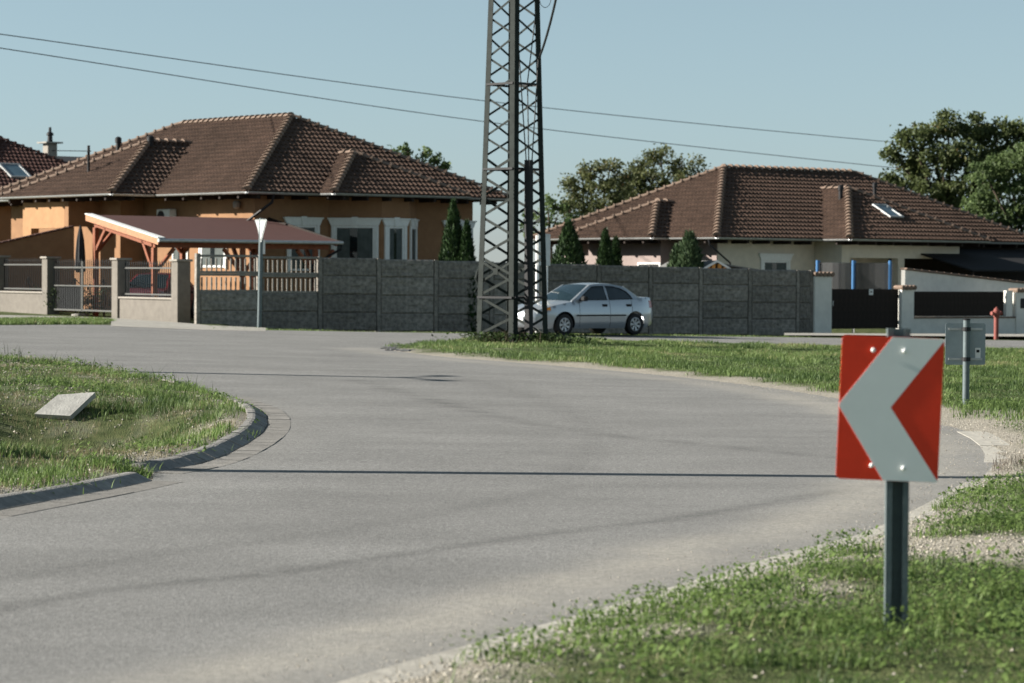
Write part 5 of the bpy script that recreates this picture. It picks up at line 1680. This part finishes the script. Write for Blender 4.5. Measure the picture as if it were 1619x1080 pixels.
        for x in (1.98, 1.90, 1.80):
            zt_ = .705 + (2.135 - x) * .27; zb_ = .60 + (2.135 - x) * .22
            vs += [(x, s * (W(x, zt_) + .013), zt_), (x, s * (W(x, zb_) + .013), zb_)]
        g.add(vs, [(0, 1, 3, 2), (2, 3, 5, 4)]); g.build('indicator', bpy.data.materials.get('amber_lens') or mat('amber_lens', (.75, .26, .03), .25, .1, 9, 0), hl)
        g = MB(); vs = []
        for x in (-2.20, -2.10, -1.95):
            vs += [(x, s * (W(x, .97) + .006), .97), (x, s * (W(x, .76) + .006), .76)]
        vs += [(-2.245, s * .42, .95), (-2.26, s * .42, .76)]
        g.add(vs, [(0, 1, 3, 2), (2, 3, 5, 4), (0, 1, 7, 6)]); g.build('tail_lamp', bpy.data.materials.get('red_lens') or mat('red_lens', (.32, .012, .012), .2, .1, 9, 0), car)
        for cx in AX:
            t_ = MB(); t_.lathe([(.19, -.10), (.27, -.105), (.30, -.08), (WR, -.05), (WR, .05), (.30, .08), (.27, .10), (.20, .095), (.185, .07)], 28, Matrix.Translation((cx, s * .755, WR)) @ Matrix.Rotation(R(-90 * s), 4, 'X'))
            wh = link('wheel', None, car)
            t_.build('tyre', M['black'], wh, smooth=40)
            r_ = MB(); RM = Matrix.Translation((cx, s * .755, WR)) @ Matrix.Rotation(R(-90 * s), 4, 'X')
            r_.lathe([(.185, .03), (.195, .085), (.175, .09), (.16, .06)], 28, RM)
            r_.lathe([(.05, .05), (.055, .085), (.03, .095)], 14, RM)
            for k in range(7):
                a_ = 2 * math.pi * k / 7; r_.prism([(.04 * math.cos(a_) - .02 * math.sin(a_), .04 * math.sin(a_) + .02 * math.cos(a_), .06), (.04 * math.cos(a_) + .02 * math.sin(a_), .04 * math.sin(a_) - .02 * math.cos(a_), .06),
                    (.172 * math.cos(a_) + .034 * math.sin(a_), .172 * math.sin(a_) - .034 * math.cos(a_), .07), (.172 * math.cos(a_) - .034 * math.sin(a_), .172 * math.sin(a_) + .034 * math.cos(a_), .07)], (0, 0, .014), RM)
            r_.build('rim', bpy.data.materials.get('wheel_trim') or mat('wheel_trim', (.42, .43, .44), .4, .1, 9, 0, metal=.6), wh)
            d_ = MB(); d_.lathe([(.18, .02), (.18, .03)], 20, RM); d_.build('brake_disc', M['black'], wh)
    g = MB(); g.bbox(2.245, 2.275, -.34, .34, .60, .69, .01); g.build('grille', M['black'], car)
    g = MB(); g.bbox(2.255, 2.285, -.55, .55, .30, .38, .01); g.build('air_intake', M['black'], car)
    g = MB(); g.bbox(2.345, 2.36, -.26, .26, .42, .53, .005); g.build('number_plate', M['white'], car)
    g = MB(); g.bbox(-2.31, -2.285, -.26, .26, .70, .81, .005); g.build('number_plate', M['white'], car)
    for y_ in (-.36, .36):
        g = MB(); g.bbox(-.38, -.22, y_ - .24, y_ + .24, .55, 1.12, .05); g.bbox(-.34, -.26, y_ - .12, y_ + .12, 1.14, 1.30, .03); g.build('seat', M['black'], car)
    g = MB(); g.bbox(-1.25, -1.1, -.6, .6, .55, 1.10, .05); g.build('rear_seat', M['black'], car)
    return car
silver = mat('silver_car_paint', (.36, .39, .42), .30, .04, 3, 0, metal=.55, spec=.5, coat=.7)
cpt = G(949, 531.5); cy0 = cpt.y + .75; cx0 = (919 - CX) / F * cy0
make_car('silver four door saloon car parked along the concrete fence behind the pylon', (cx0, cy0, Tf(cx0, cy0) + .005), math.pi + R(40), silver)
car_road_z = Tf(cx0, cy0)
redp = mat('dark_red_car_paint', (.16, .014, .018), .3, .05, 3, 0, spec=.5, coat=.6)
rcp = at(252, 450, 88.6)
make_car('dark red car standing under the timber carport behind the iron railing', (rcp.x - .1, rcp.y, gz(rcp.x, rcp.y)), -math.pi / 2 - R(14), redp)

# ================================================================== trees and shrubs
def leaf_cloud(centres, radii, n_per, size, flat=.0, squash=(1, 1, 1), tint_noise=.5, up=.3):
    """leaf cards gathered round clump centres; returns verts, face indices, counts, tint"""
    V = []; Tn = []
    for c, r, n in zip(centres, radii, n_per):
        d = np.clip(rng.normal(0, .52, (n, 3)), -1.1, 1.1); d *= r * np.array(squash)
        V.append(d + np.array(c)); Tn.append(np.full(n, rng.uniform(0, 1)) * tint_noise + rng.uniform(0, 1, n) * (1 - tint_noise))
    P = np.concatenate(V); tint = np.concatenate(Tn); n = len(P)
    a = rng.normal(0, 1, (n, 3)); a[:, 2] -= up; a /= np.linalg.norm(a, axis=1, keepdims=True)      # leaf axis
    b = np.cross(a, rng.normal(0, 1, (n, 3))); b /= np.linalg.norm(b, axis=1, keepdims=True) + 1e-9
    c = np.cross(a, b)
    s = size * rng.uniform(.6, 1.25, (n, 1))
    fold = .18
    v0 = P - a * s * .5; v1 = P + b * s * .28 + c * s * fold * .5; v2 = P + a * s * .5; v3 = P - b * s * .28 + c * s * fold * .5
    verts = np.stack([v0, v1, v2, v3], 1).reshape(-1, 3)
    i = np.arange(n) * 4
    faces = np.stack([i, i + 1, i + 2, i, i + 2, i + 3], -1).ravel()
    return verts, faces, np.full(2 * n, 3), np.repeat(tint, 4)

def make_tree(label, name, base, blobs, leafm, leaf=.2, dens=26, trunk_r=.2, sub=9, subr=.42, cat='tree', squash=(1, 1, .8), group=None, up=.3, drop=0.0):
    """blobs: world-space (centre, radius); a trunk that forks into limbs that reach every clump"""
    t = thing(name, label, cat, base, 0, group)
    B = Vector(base)
    cs = []; rs = []; ns = []
    tb_ = MB()
    cen = sum((c for c, r in blobs), Vector()) / len(blobs)
    low = min(c.z - r for c, r in blobs)
    fork = Vector((B.x + (cen.x - B.x) * .2, B.y, max(B.z + 1.2, B.z + (low - B.z) * .9)))
    tb_.tube([(0, 0, -.3), (fork - B) * .5 + Vector((.06, .05, 0)), fork - B], [trunk_r * 1.25, trunk_r, trunk_r * .8], 10)
    for c, r in blobs:
        mid = fork.lerp(c, .55) + Vector((random.uniform(-.3, .3), random.uniform(-.3, .3), .25)) * r * .4
        tb_.tube([fork - B, mid - B, c - B], [trunk_r * .6, trunk_r * .34, trunk_r * .16], 7)
        k = max(4, int(sub * (r ** 1.6)))
        for q in range(k):
            d = Vector(rng.normal(0, 1, 3)); d.normalize()
            rad = r * (random.uniform(.45, 1.02))
            e = c + Vector((d.x * rad, d.y * rad, d.z * rad * .85))
            if random.random() < drop: 
                tb_.tube([c.lerp(e, .2) - B, e - B], [trunk_r * .10, .012], 4); continue
            cs.append(tuple(e - B)); rs.append(subr * random.uniform(.7, 1.25)); ns.append(int(dens * random.uniform(.6, 1.3)))
            if q % 2 == 0: tb_.tube([c.lerp(e, .1) - B, c.lerp(e, .6) - B + Vector((0, 0, .06)), e - B], [trunk_r * .13, trunk_r * .08, .012], 4)
    tb_.build('trunk', M['bark'], t, smooth=True)
    v, f, lc, tint = leaf_cloud(cs, rs, ns, leaf, squash=squash, up=up)
    me = np_mesh('crown', v, f, lc, leafm); set_attr(me, 'tint', tint)
    link('crown', me, t)
    return t
def blobs_px(lst, Y, depth=.8):
    out = []
    for px, py, r in lst:
        c = at(px, py, Y); rr = r * Y / F
        c.y += random.uniform(-depth, depth) * rr
        out.append((c, rr))
    return out
def ground_pt(px, Y):
    p = at(px, 500, Y); return (p.x, p.y, gz(p.x, p.y))

# walnut on the far right, then the feathery tree that leans into the frame
make_tree('dark green walnut tree with a spiky open crown rising behind the pale house', 'walnut_tree', ground_pt(1500, 128),
          blobs_px([(1440, 222, 26), (1470, 205, 24), (1500, 200, 24), (1545, 205, 26), (1580, 215, 26), (1612, 212, 22), (1415, 238, 14), (1405, 285, 14), (1440, 268, 30), (1485, 250, 34), (1530, 250, 36), (1580, 255, 36),
                    (1430, 298, 24), (1470, 300, 34), (1520, 305, 36), (1640, 240, 36), (1500, 345, 34), (1450, 330, 22), (1660, 290, 40)], 128), M['walnut'], leaf=.22, dens=72, trunk_r=.22, sub=22, subr=.40, drop=.05)
make_tree('light green feathery acacia tree in front of the dark walnut', 'acacia_tree', ground_pt(1640, 121),
          blobs_px([(1555, 275, 20), (1590, 265, 28), (1625, 250, 34), (1548, 315, 22), (1585, 310, 32), (1625, 310, 40), (1660, 290, 44), (1600, 345, 28), (1640, 355, 36), (1560, 350, 24), (1535, 335, 18), (1612, 385, 30), (1580, 378, 24), (1660, 390, 40), (1670, 230, 36)], 121), M['acacia'], leaf=.19, dens=90, trunk_r=.16, sub=22, subr=.42, squash=(1.25, 1.25, .5))
make_tree('tree with thinning brownish crown behind the left slope of the pale roof', 'autumn_tree', ground_pt(1050, 138),
          blobs_px([(1010, 262, 20), (1045, 250, 22), (1080, 262, 26), (1105, 275, 14), (1030, 285, 28), (1070, 290, 30), (1000, 300, 26), (1050, 318, 30), (1100, 300, 14), (1010, 330, 26), (992, 288, 22), (1000, 272, 15), (988, 315, 24)], 138), M['walnut2'], leaf=.2, dens=46, trunk_r=.16, sub=22, subr=.38, drop=.08)
make_tree('rounded brown green tree left of the thinning tree behind the pylon', 'autumn_tree', ground_pt(940, 134),
          blobs_px([(905, 290, 16), (935, 270, 22), (965, 265, 20), (920, 310, 26), (955, 305, 28), (985, 290, 16), (900, 335, 20), (940, 340, 30), (980, 330, 28)], 134), M['walnut2'], leaf=.2, dens=50, trunk_r=.16, sub=22, subr=.38, drop=.06)
make_tree('low yellowish bushy tree showing through the pylon lattice', 'bushy_tree', ground_pt(870, 126),
          blobs_px([(866, 322, 12), (885, 330, 16), (858, 348, 16), (880, 360, 18), (905, 352, 14), (840, 365, 14), (830, 345, 10)], 126), M['acacia'], leaf=.2, dens=26, trunk_r=.14, sub=26, subr=.3)
make_tree('tree top peeping over the right slope of the ochre house roof', 'garden_tree', ground_pt(660, 128),
          blobs_px([(625, 243, 11), (645, 240, 9), (668, 243, 12), (690, 252, 10), (702, 262, 8), (650, 262, 16), (680, 275, 20), (640, 285, 24), (715, 285, 12)], 128), M['acacia'], leaf=.24, dens=26, trunk_r=.2, sub=22, subr=.30)

def conifer(label, px, ytop, ybase_px, wpx, Y, m=None, loose=False, n=5200):
    p = at(px, ytop, Y); w = wpx * Y / F / 2
    z0 = gz(p.x, p.y); H = p.z - z0
    t = thing('conifer' if not loose else 'juniper', label, 'conifer' if not loose else 'shrub', (p.x, p.y, z0), 0, 'columnar garden conifers' if not loose else None)
    b_ = MB(); b_.tube([(0, 0, -.2), (0, 0, H * .8)], [.07, .02], 8); b_.build('trunk', M['bark'], t)
    u = rng.uniform(0, 1, n) ** .75; z = H * (1 - u) ; 
    prof = w * np.clip(np.minimum(1, (1.0 - z / H) * 2.0) ** .62, 0, 1) * (.82 + .18 * np.cos(z / H * 3))
    a = rng.uniform(0, 2 * math.pi, n)
    lump = 1 + (.16 if not loose else .35) * (fbm(a * 1.6 + 30, z * 2.2 + 9, int(px), 3) - .5) * 2
    rr = prof * lump * (1 - .35 * rng.uniform(0, 1, n) ** 2)
    P = np.stack([rr * np.cos(a), rr * np.sin(a), z], -1)
    out = np.stack([np.cos(a), np.sin(a), np.zeros(n)], -1)
    ax = out * rng.uniform(.1, .7, (n, 1)) + np.array([0, 0, 1.0]) + rng.normal(0, .25, (n, 3)); ax /= np.linalg.norm(ax, axis=1, keepdims=True)
    bb = np.cross(ax, out + rng.normal(0, .6, (n, 3))); bb /= np.linalg.norm(bb, axis=1, keepdims=True)
    s = rng.uniform(.10, .22, (n, 1)) * (1.5 if loose else 1)
    v0 = P - ax * s * .3; v1 = P + bb * s * .22; v2 = P + ax * s * .8; v3 = P - bb * s * .22
    verts = np.stack([v0, v1, v2, v3], 1).reshape(-1, 3); i = np.arange(n) * 4
    me = np_mesh('crown', verts, np.stack([i, i + 1, i + 2, i + 3], -1).ravel(), np.full(n, 4), m or M['thuja'])
    set_attr(me, 'tint', np.repeat(np.clip(rng.uniform(0, 1, n) * .7 + .3 * (lump - .8), 0, 1), 4))
    link('crown', me, t)
    return t
conifer('tall dark columnar conifer before the ochre house wall right of the bay window', 717, 319, 412, 58, 87.5)
conifer('smaller dark conifer beside the tall one at the ochre house', 738, 352, 412, 40, 87.2)
conifer('broad dark conifer nearest the signboard in front of the pale house', 900, 350, 425, 80, 92.5)
conifer('slim dark conifer, taller one of the close pair before the pale house', 957, 365, 425, 46, 93.5)
conifer('slim dark conifer, shorter one of the close pair before the pale house', 974, 378, 425, 34, 94.0)
conifer('loose grey green juniper bush beside the garden shed', 1090, 371, 430, 78, 95.0, M['juniper'], True, 6000)
conifer('small grey green juniper shoot in front of the pale pink wall', 1070, 392, 430, 46, 95.2, M['juniper'], True, 3000)
# garden shrubs behind the iron gate
for lab, px, Y, r_ in (('low dark shrub behind the garden gate', 118, 90.6, .75), ('low flowering shrub behind the garden gate by the pillar', 163, 89.4, .65), ('pale green shrub behind the far railing', 45, 95.2, .6)):
    b = ground_pt(px, Y)
    make_tree(lab, 'garden_shrub', b, [(Vector(b) + Vector((0, 0, r_ * .8)), r_ * .8), (Vector(b) + Vector((r_ * .7, .1, r_ * .6)), r_ * .6), (Vector(b) + Vector((-r_ * .7, 0, r_ * .6)), r_ * .6)], M['shrub'], leaf=.09, dens=30, trunk_r=.03, sub=40, subr=.16, cat='shrub', group='shrubs behind the garden wall')

# ================================================================== grass, weeds, stones: nobody could count them
def scatter(poly_world, n, far_keep=None, mask=None):
    """random points in a world polygon, thinned with distance so that they stay even in the picture"""
    xs_ = [p[0] for p in poly_world]; ys_ = [p[1] for p in poly_world]
    out = []; got = 0
    while got < n:
        x = rng.uniform(min(xs_), max(xs_), n * 2); y = rng.uniform(min(ys_), max(ys_), n * 2)
        k = pip(poly_world, x, y)
        if far_keep: k &= rng.uniform(0, 1, len(x)) < np.clip((far_keep / y) ** 1.5, 0, 1)
        if mask is not None: k &= rng.uniform(0, 1, len(x)) < mask(x, y)
        out.append(np.stack([x[k], y[k]], -1)); got += k.sum()
        if len(out) > 60: break
    return np.concatenate(out)[:n]

def blades(name, P, h, w, m, tint, lean=.5, **props):
    """curved blades of grass, each of five vertices"""
    k_ = ~pip(ROAD_XY, P[:, 0], P[:, 1]); P = P[k_]; h = h[k_]; w = w[k_]; tint = tint[k_]
    n = len(P); z = ground_z(P[:, 0], P[:, 1]) - .01
    a = rng.uniform(0, 2 * math.pi, n); d = np.stack([np.cos(a), np.sin(a)], -1)
    s = np.stack([-d[:, 1], d[:, 0]], -1) * (w / 2)[:, None]
    l = (rng.uniform(.15, 1, n) * lean * h)[:, None] * d
    b = np.column_stack([P, z])
    def pt(f, side, bend):
        q = b.copy(); q[:, :2] += side * s + l * bend; q[:, 2] += h * f; return q
    V = np.stack([pt(0, 1, 0), pt(0, -1, 0), pt(.55, -.75, .35), pt(.55, .75, .35), pt(.95, 0, 1.0)], 1).reshape(-1, 3)
    i = np.arange(n) * 5
    f1 = np.stack([i, i + 1, i + 2, i + 3], -1); f2 = np.stack([i + 3, i + 2, i + 4], -1)
    fi = np.concatenate([f1.ravel(), f2.ravel()]); lc = np.concatenate([np.full(n, 4), np.full(n, 3)])
    me = np_mesh(name, V, fi, lc, m); set_attr(me, 'tint', np.repeat(tint, 5))
    return link(name, me, None, kind='stuff', **props)

def leaves_low(name, P, size, m, tint, rise=.06, **props):
    """small broad leaves of creeping weeds"""
    k_ = ~pip(ROAD_XY, P[:, 0], P[:, 1]) & (dist_poly(ROAD_XY, P[:, 0], P[:, 1], True) > .06); P = P[k_]; size = size[k_]; tint = tint[k_]
    n = len(P); z = ground_z(P[:, 0], P[:, 1]) + rng.uniform(.0, 1, n) * rise
    a = rng.uniform(0, 2 * math.pi, n); t = rng.uniform(-.2, .9, n)
    d = np.stack([np.cos(a) * np.cos(t), np.sin(a) * np.cos(t), np.sin(t)], -1); s = np.stack([-np.sin(a), np.cos(a), rng.uniform(-.4, .4, n)], -1)
    b = np.column_stack([P, z]); k = size[:, None]
    V = np.stack([b, b + d * k * .5 + s * k * .3, b + d * k, b + d * k * .5 - s * k * .3], 1).reshape(-1, 3)
    i = np.arange(n) * 4
    me = np_mesh(name, V, np.stack([i, i + 1, i + 2, i, i + 2, i + 3], -1).ravel(), np.full(2 * n, 3), m); set_attr(me, 'tint', np.repeat(tint, 4))
    return link(name, me, None, kind='stuff', **props)

def stones(name, P, size, m):
    n = len(P); z = ground_z(P[:, 0], P[:, 1])
    inr = pip(ROAD_XY, P[:, 0], P[:, 1]); z = np.where(inr, T(P[:, 0], P[:, 1]) + .001, z)
    o = np.array([[1, 0, 0], [-1, 0, 0], [0, 1, 0], [0, -1, 0], [0, 0, .7], [0, 0, -.5]])
    V = np.repeat(np.column_stack([P, z + size * .25])[:, None, :], 6, 1) + o[None] * size[:, None, None] * rng.uniform(.5, 1.0, (n, 6, 1)) + rng.normal(0, .15, (n, 6, 3)) * size[:, None, None]
    F8 = np.array([[0, 2, 4], [2, 1, 4], [1, 3, 4], [3, 0, 4], [2, 0, 5], [1, 2, 5], [3, 1, 5], [0, 3, 5]])
    fi = (F8[None] + (np.arange(n) * 6)[:, None, None]).ravel()
    me = np_mesh(name, V.reshape(-1, 3), fi, np.full(8 * n, 3), m)
    return link(name, me, None, kind='stuff')

OUTR = [(p.x, p.y) for p in OUT]
FG = [p for p in OUTR if p[1] < 33] + [(12, 33), (12, 7.5), (-1.6, 7.5)]
def patch(x, y, s=.55, seed=61, lo=.38, hi=.62): return smooth(lo, hi, fbm(x * s, y * s, seed))
def fg_mask(x, y):
    g = gravel_mask(x, y)
    return np.clip(1.02 - g * 1.15, 0, 1) * (.25 + .75 * patch(x, y, .9, 61))
def fg_dens(x, y):
    return np.clip(1.02 - gravel_mask(x, y) * 1.15, 0, 1) * (.30 + .70 * patch(x, y, 1.5, 61, .36, .56))
P = scatter(FG, 150000, 14, fg_dens)
hm = .40 + 1.5 * smooth(.42, .68, fbm(P[:, 0] * 2.3, P[:, 1] * 2.3, 71))
h = rng.uniform(.02, .062, len(P)) * hm * (1 + .9 * (rng.uniform(0, 1, len(P)) > .97))
t_ = np.clip(.46 + 1.7 * (fbm(P[:, 0] * 2.4, P[:, 1] * 2.4, 77) - .5) + .34 * rng.uniform(-1, 1, len(P)), 0, 1)
blades('verge_grass', P, h, rng.uniform(.004, .009, len(P)), M['grass'], t_, 1.0)
P = scatter(FG, 90000, 14, lambda x, y: fg_dens(x, y) * (.2 + .8 * smooth(.42, .58, fbm(x * 1.9, y * 1.9, 83))))
leaves_low('verge_weeds', P, rng.uniform(.012, .036, len(P)), M['weed'], np.clip(.5 + 1.5 * (fbm(P[:, 0] * 2.0, P[:, 1] * 2.0, 87) - .5) + rng.uniform(-.35, .35, len(P)), 0, 1), .07)
P = scatter(FG, 34000, 14, lambda x, y: np.clip(1 - 1.3 * gravel_mask(x, y), 0, 1) * smooth(.49, .58, fbm(x * 1.7, y * 1.7, 97)))
leaves_low('verge_broad_leaves', P, rng.uniform(.022, .052, len(P)), M['weed'], np.clip(rng.uniform(.2, 1.1, len(P)), 0, 1), .13)
P = scatter(FG, 5000, 14, lambda x, y: .15 + .6 * gravel_mask(x, y) * patch(x, y, 1.3, 91))
blades('dry_grass', P, rng.uniform(.02, .07, len(P)), rng.uniform(.002, .004, len(P)), M['dry'], rng.uniform(0, 1, len(P)), 1.2)
P = scatter(FG + [], 9000, 14, lambda x, y: np.clip(gravel_mask(x, y) * 1.1 + .04, 0, 1))
pebble = mat('limestone_pebbles', (.36, .33, .28), .95, .3, 20, .2, island=.35)
stones('pebbles', P, rng.uniform(.004, .016, len(P)), pebble)
# stray grit on the asphalt near its outer edge
edge_pts = np.array(OUTR)[(np.array(OUTR)[:, 1] < 45)]
k = rng.integers(0, len(edge_pts), 5000); P = edge_pts[k] + np.stack([rng.normal(0, .35, 5000), rng.normal(0, .35, 5000)], -1)
P = P[P[:, 1] > 8.0]
stones('road_grit', P, rng.uniform(.003, .010, len(P)), pebble)

# taller weeds near the sign and along the edge: clumps of upright stalks
def clumps(name, pts, n_each, hh, spread, m, w=.006, leaf=False):
    Ps = []
    for (x, y), k_ in zip(pts, n_each): Ps.append(np.stack([rng.normal(x, spread, k_), rng.normal(y, spread, k_)], -1))
    P = np.concatenate(Ps); h = rng.uniform(.4, 1.1, len(P)) * hh
    return blades(name, P, h, np.full(len(P), w), m, rng.uniform(.1, .95, len(P)), .9)
cl = [G(*p) for p in ((1520, 795), (1560, 785), (1600, 780), (1480, 805), (1590, 810), (1345, 880), (920, 994), (1015, 968), (1110, 950), (1200, 935), (1290, 912), (1070, 992), (1160, 970), (1560, 835), (1500, 855), (1610, 850), (1540, 655), (1590, 655), (960, 1030), (1240, 960), (1340, 930), (820, 1050), (1500, 1000), (1580, 960), (1350, 1020))]
leaves_low('verge_clump_leaves', np.concatenate([np.stack([rng.normal(p.x, .14, 420), rng.normal(p.y, .17, 420)], -1) for p in cl]), rng.uniform(.014, .04, 420 * len(cl)), M['weed'], rng.uniform(0, 1, 420 * len(cl)), .13)
clumps('verge_tufts', [(p.x, p.y) for p in cl], [150] * len(cl), .10, .14, M['weed'], .007)
cl = [G(*p) for p in ((1545, 742), (1590, 735), (1570, 745), (1615, 738))]
clumps('dry_stalks', [(p.x, p.y) for p in cl], [60] * len(cl), .14, .16, M['bark'], .004)

# grass triangle
TRI = [p for p in OUTR if p[1] > 24 ] + [(p.x, p.y) for p in TRI_FAR]
TRI_R = TRI
def tri_mask(x, y):
    return np.clip(1.0 - gravel_mask(x, y) * 1.1, 0, 1) * (.55 + .45 * patch(x, y, .45, 63))
P = scatter(TRI_R, 150000, 34, tri_mask)
h = rng.uniform(.03, .085, len(P)) * (.45 + 1.2 * smooth(.38, .68, fbm(P[:, 0] * 1.1, P[:, 1] * .7, 73)))
t_ = np.clip(.5 + 1.4 * (fbm(P[:, 0] * .9, P[:, 1] * .55, 79) - .5) + .34 * rng.uniform(-1, 1, len(P)), 0, 1)
blades('meadow_grass', P, h, rng.uniform(.008, .018, len(P)), M['grass'], t_, .9)
# rough growth round the foot of the pylon
P = np.stack([rng.normal(tb.x + .1, .38, 1000), rng.normal(tb.y - .1, .35, 1000)], -1)
P = P[~pip(ROAD_XY, P[:, 0], P[:, 1])]
blades('pylon_weeds', P, rng.uniform(.08, .36, len(P)), rng.uniform(.010, .022, len(P)), M['bark'], rng.uniform(0, .9, len(P)), .8)
P = np.stack([rng.normal(tb.x + .3, .7, 2400), rng.normal(tb.y - .3, .45, 2400)], -1)
P = P[~pip(ROAD_XY, P[:, 0], P[:, 1])]
leaves_low('pylon_foliage', P, rng.uniform(.05, .12, len(P)), M['shrub'], rng.uniform(0, 1, len(P)), .20)

# verge with the ditch
ISLV = [p for p in ISL_XY if p[0] > -16]
P = scatter(ISLV, 120000, 22, lambda x, y: np.clip(1.05 - gravel_mask(x, y) * 1.0, 0, 1) * (dist_poly(ROAD_XY, x, y, True) > .3) * (.15 + .85 * patch(x, y, 1.2, 65, .38, .60)))
hm = .40 + 1.5 * smooth(.40, .68, fbm(P[:, 0] * 1.6, P[:, 1] * 1.1, 75))
h = rng.uniform(.025, .075, len(P)) * hm
t_ = np.clip(.48 + 1.7 * (fbm(P[:, 0] * 1.4, P[:, 1] * 1.0, 81) - .5) + .36 * rng.uniform(-1, 1, len(P)), 0, 1)
blades('ditch_grass', P, h, rng.uniform(.005, .011, len(P)), M['grass'], t_, 1.0)
P = scatter(ISLV, 42000, 22, lambda x, y: (.08 + .9 * smooth(.47, .60, fbm(x * 1.3, y * .9, 93))) * (dist_poly(ROAD_XY, x, y, True) > .3))
blades('ditch_dry_grass', P, rng.uniform(.02, .09, len(P)), rng.uniform(.003, .008, len(P)), M['dry'], rng.uniform(0, 1, len(P)), 1.0)
P = scatter(ISLV, 20000, 22, lambda x, y: smooth(.5, .64, fbm(x * 1.3, y * 1.0, 95)))
leaves_low('ditch_weeds', P, rng.uniform(.025, .06, len(P)), M['weed'], rng.uniform(0, 1, len(P)), .10)
P = scatter(ISLV, 9000, 22, lambda x, y: (.10 + gravel_mask(x, y)) * (dist_poly(ROAD_XY, x, y, True) > .42))
stones('ditch_pebbles', P, rng.uniform(.008, .024, len(P)), pebble)
cl = [G(*p) for p in ((190, 752), (160, 752), (215, 748), (60, 775), (20, 782), (100, 768), (300, 628), (330, 632), (355, 640), (290, 622), (375, 655), (365, 690), (330, 700), (290, 715), (140, 600), (200, 605), (240, 640), (10, 580), (60, 585), (10, 700), (30, 690), (5, 720), (15, 740))]
clumps('ditch_tufts', [(p.x, p.y) for p in cl], [220] * len(cl), .12, .20, M['weed'], .010)
cl = [G(*p) for p in ((165, 590), (20, 570), (290, 612), (345, 625), (130, 578), (55, 570))]
clumps('ditch_stalks', [(p.x, p.y) for p in cl], [22] * len(cl), .26, .25, M['shrub'], .008)

# verges along the fence and before the garden wall
FV = [(p.x, p.y) for p in Gs([(330, 521.3), (430, 523.6), (600, 526.4), (760, 528.8), (1000, 531.6), (1280, 534.6), (1290, 527), (1000, 522), (760, 520), (600, 518), (420, 515), (330, 513.5)])]
P = scatter(FV, 16000, None, lambda x, y: .04 + .96 * patch(x, y, .5, 67))
blades('fence_verge_grass', P, rng.uniform(.02, .07, len(P)), rng.uniform(.012, .03, len(P)), M['grass'], rng.uniform(0, 1, len(P)), .8)
LV = [(p.x, p.y) for p in Gs([(-40, 514.5), (60, 515), (150, 512.5), (182, 507.5), (150, 505), (60, 504.5), (-40, 506)])]
P = scatter(LV, 16000, None, None)
blades('drive_verge_grass', P, rng.uniform(.06, .16, len(P)), rng.uniform(.015, .035, len(P)), M['grass'], rng.uniform(.3, 1, len(P)), .8)
LV = [(p.x, p.y) for p in Gs([(1320, 537), (1619, 541), (1700, 542), (1700, 537.5), (1619, 536), (1320, 533)])]
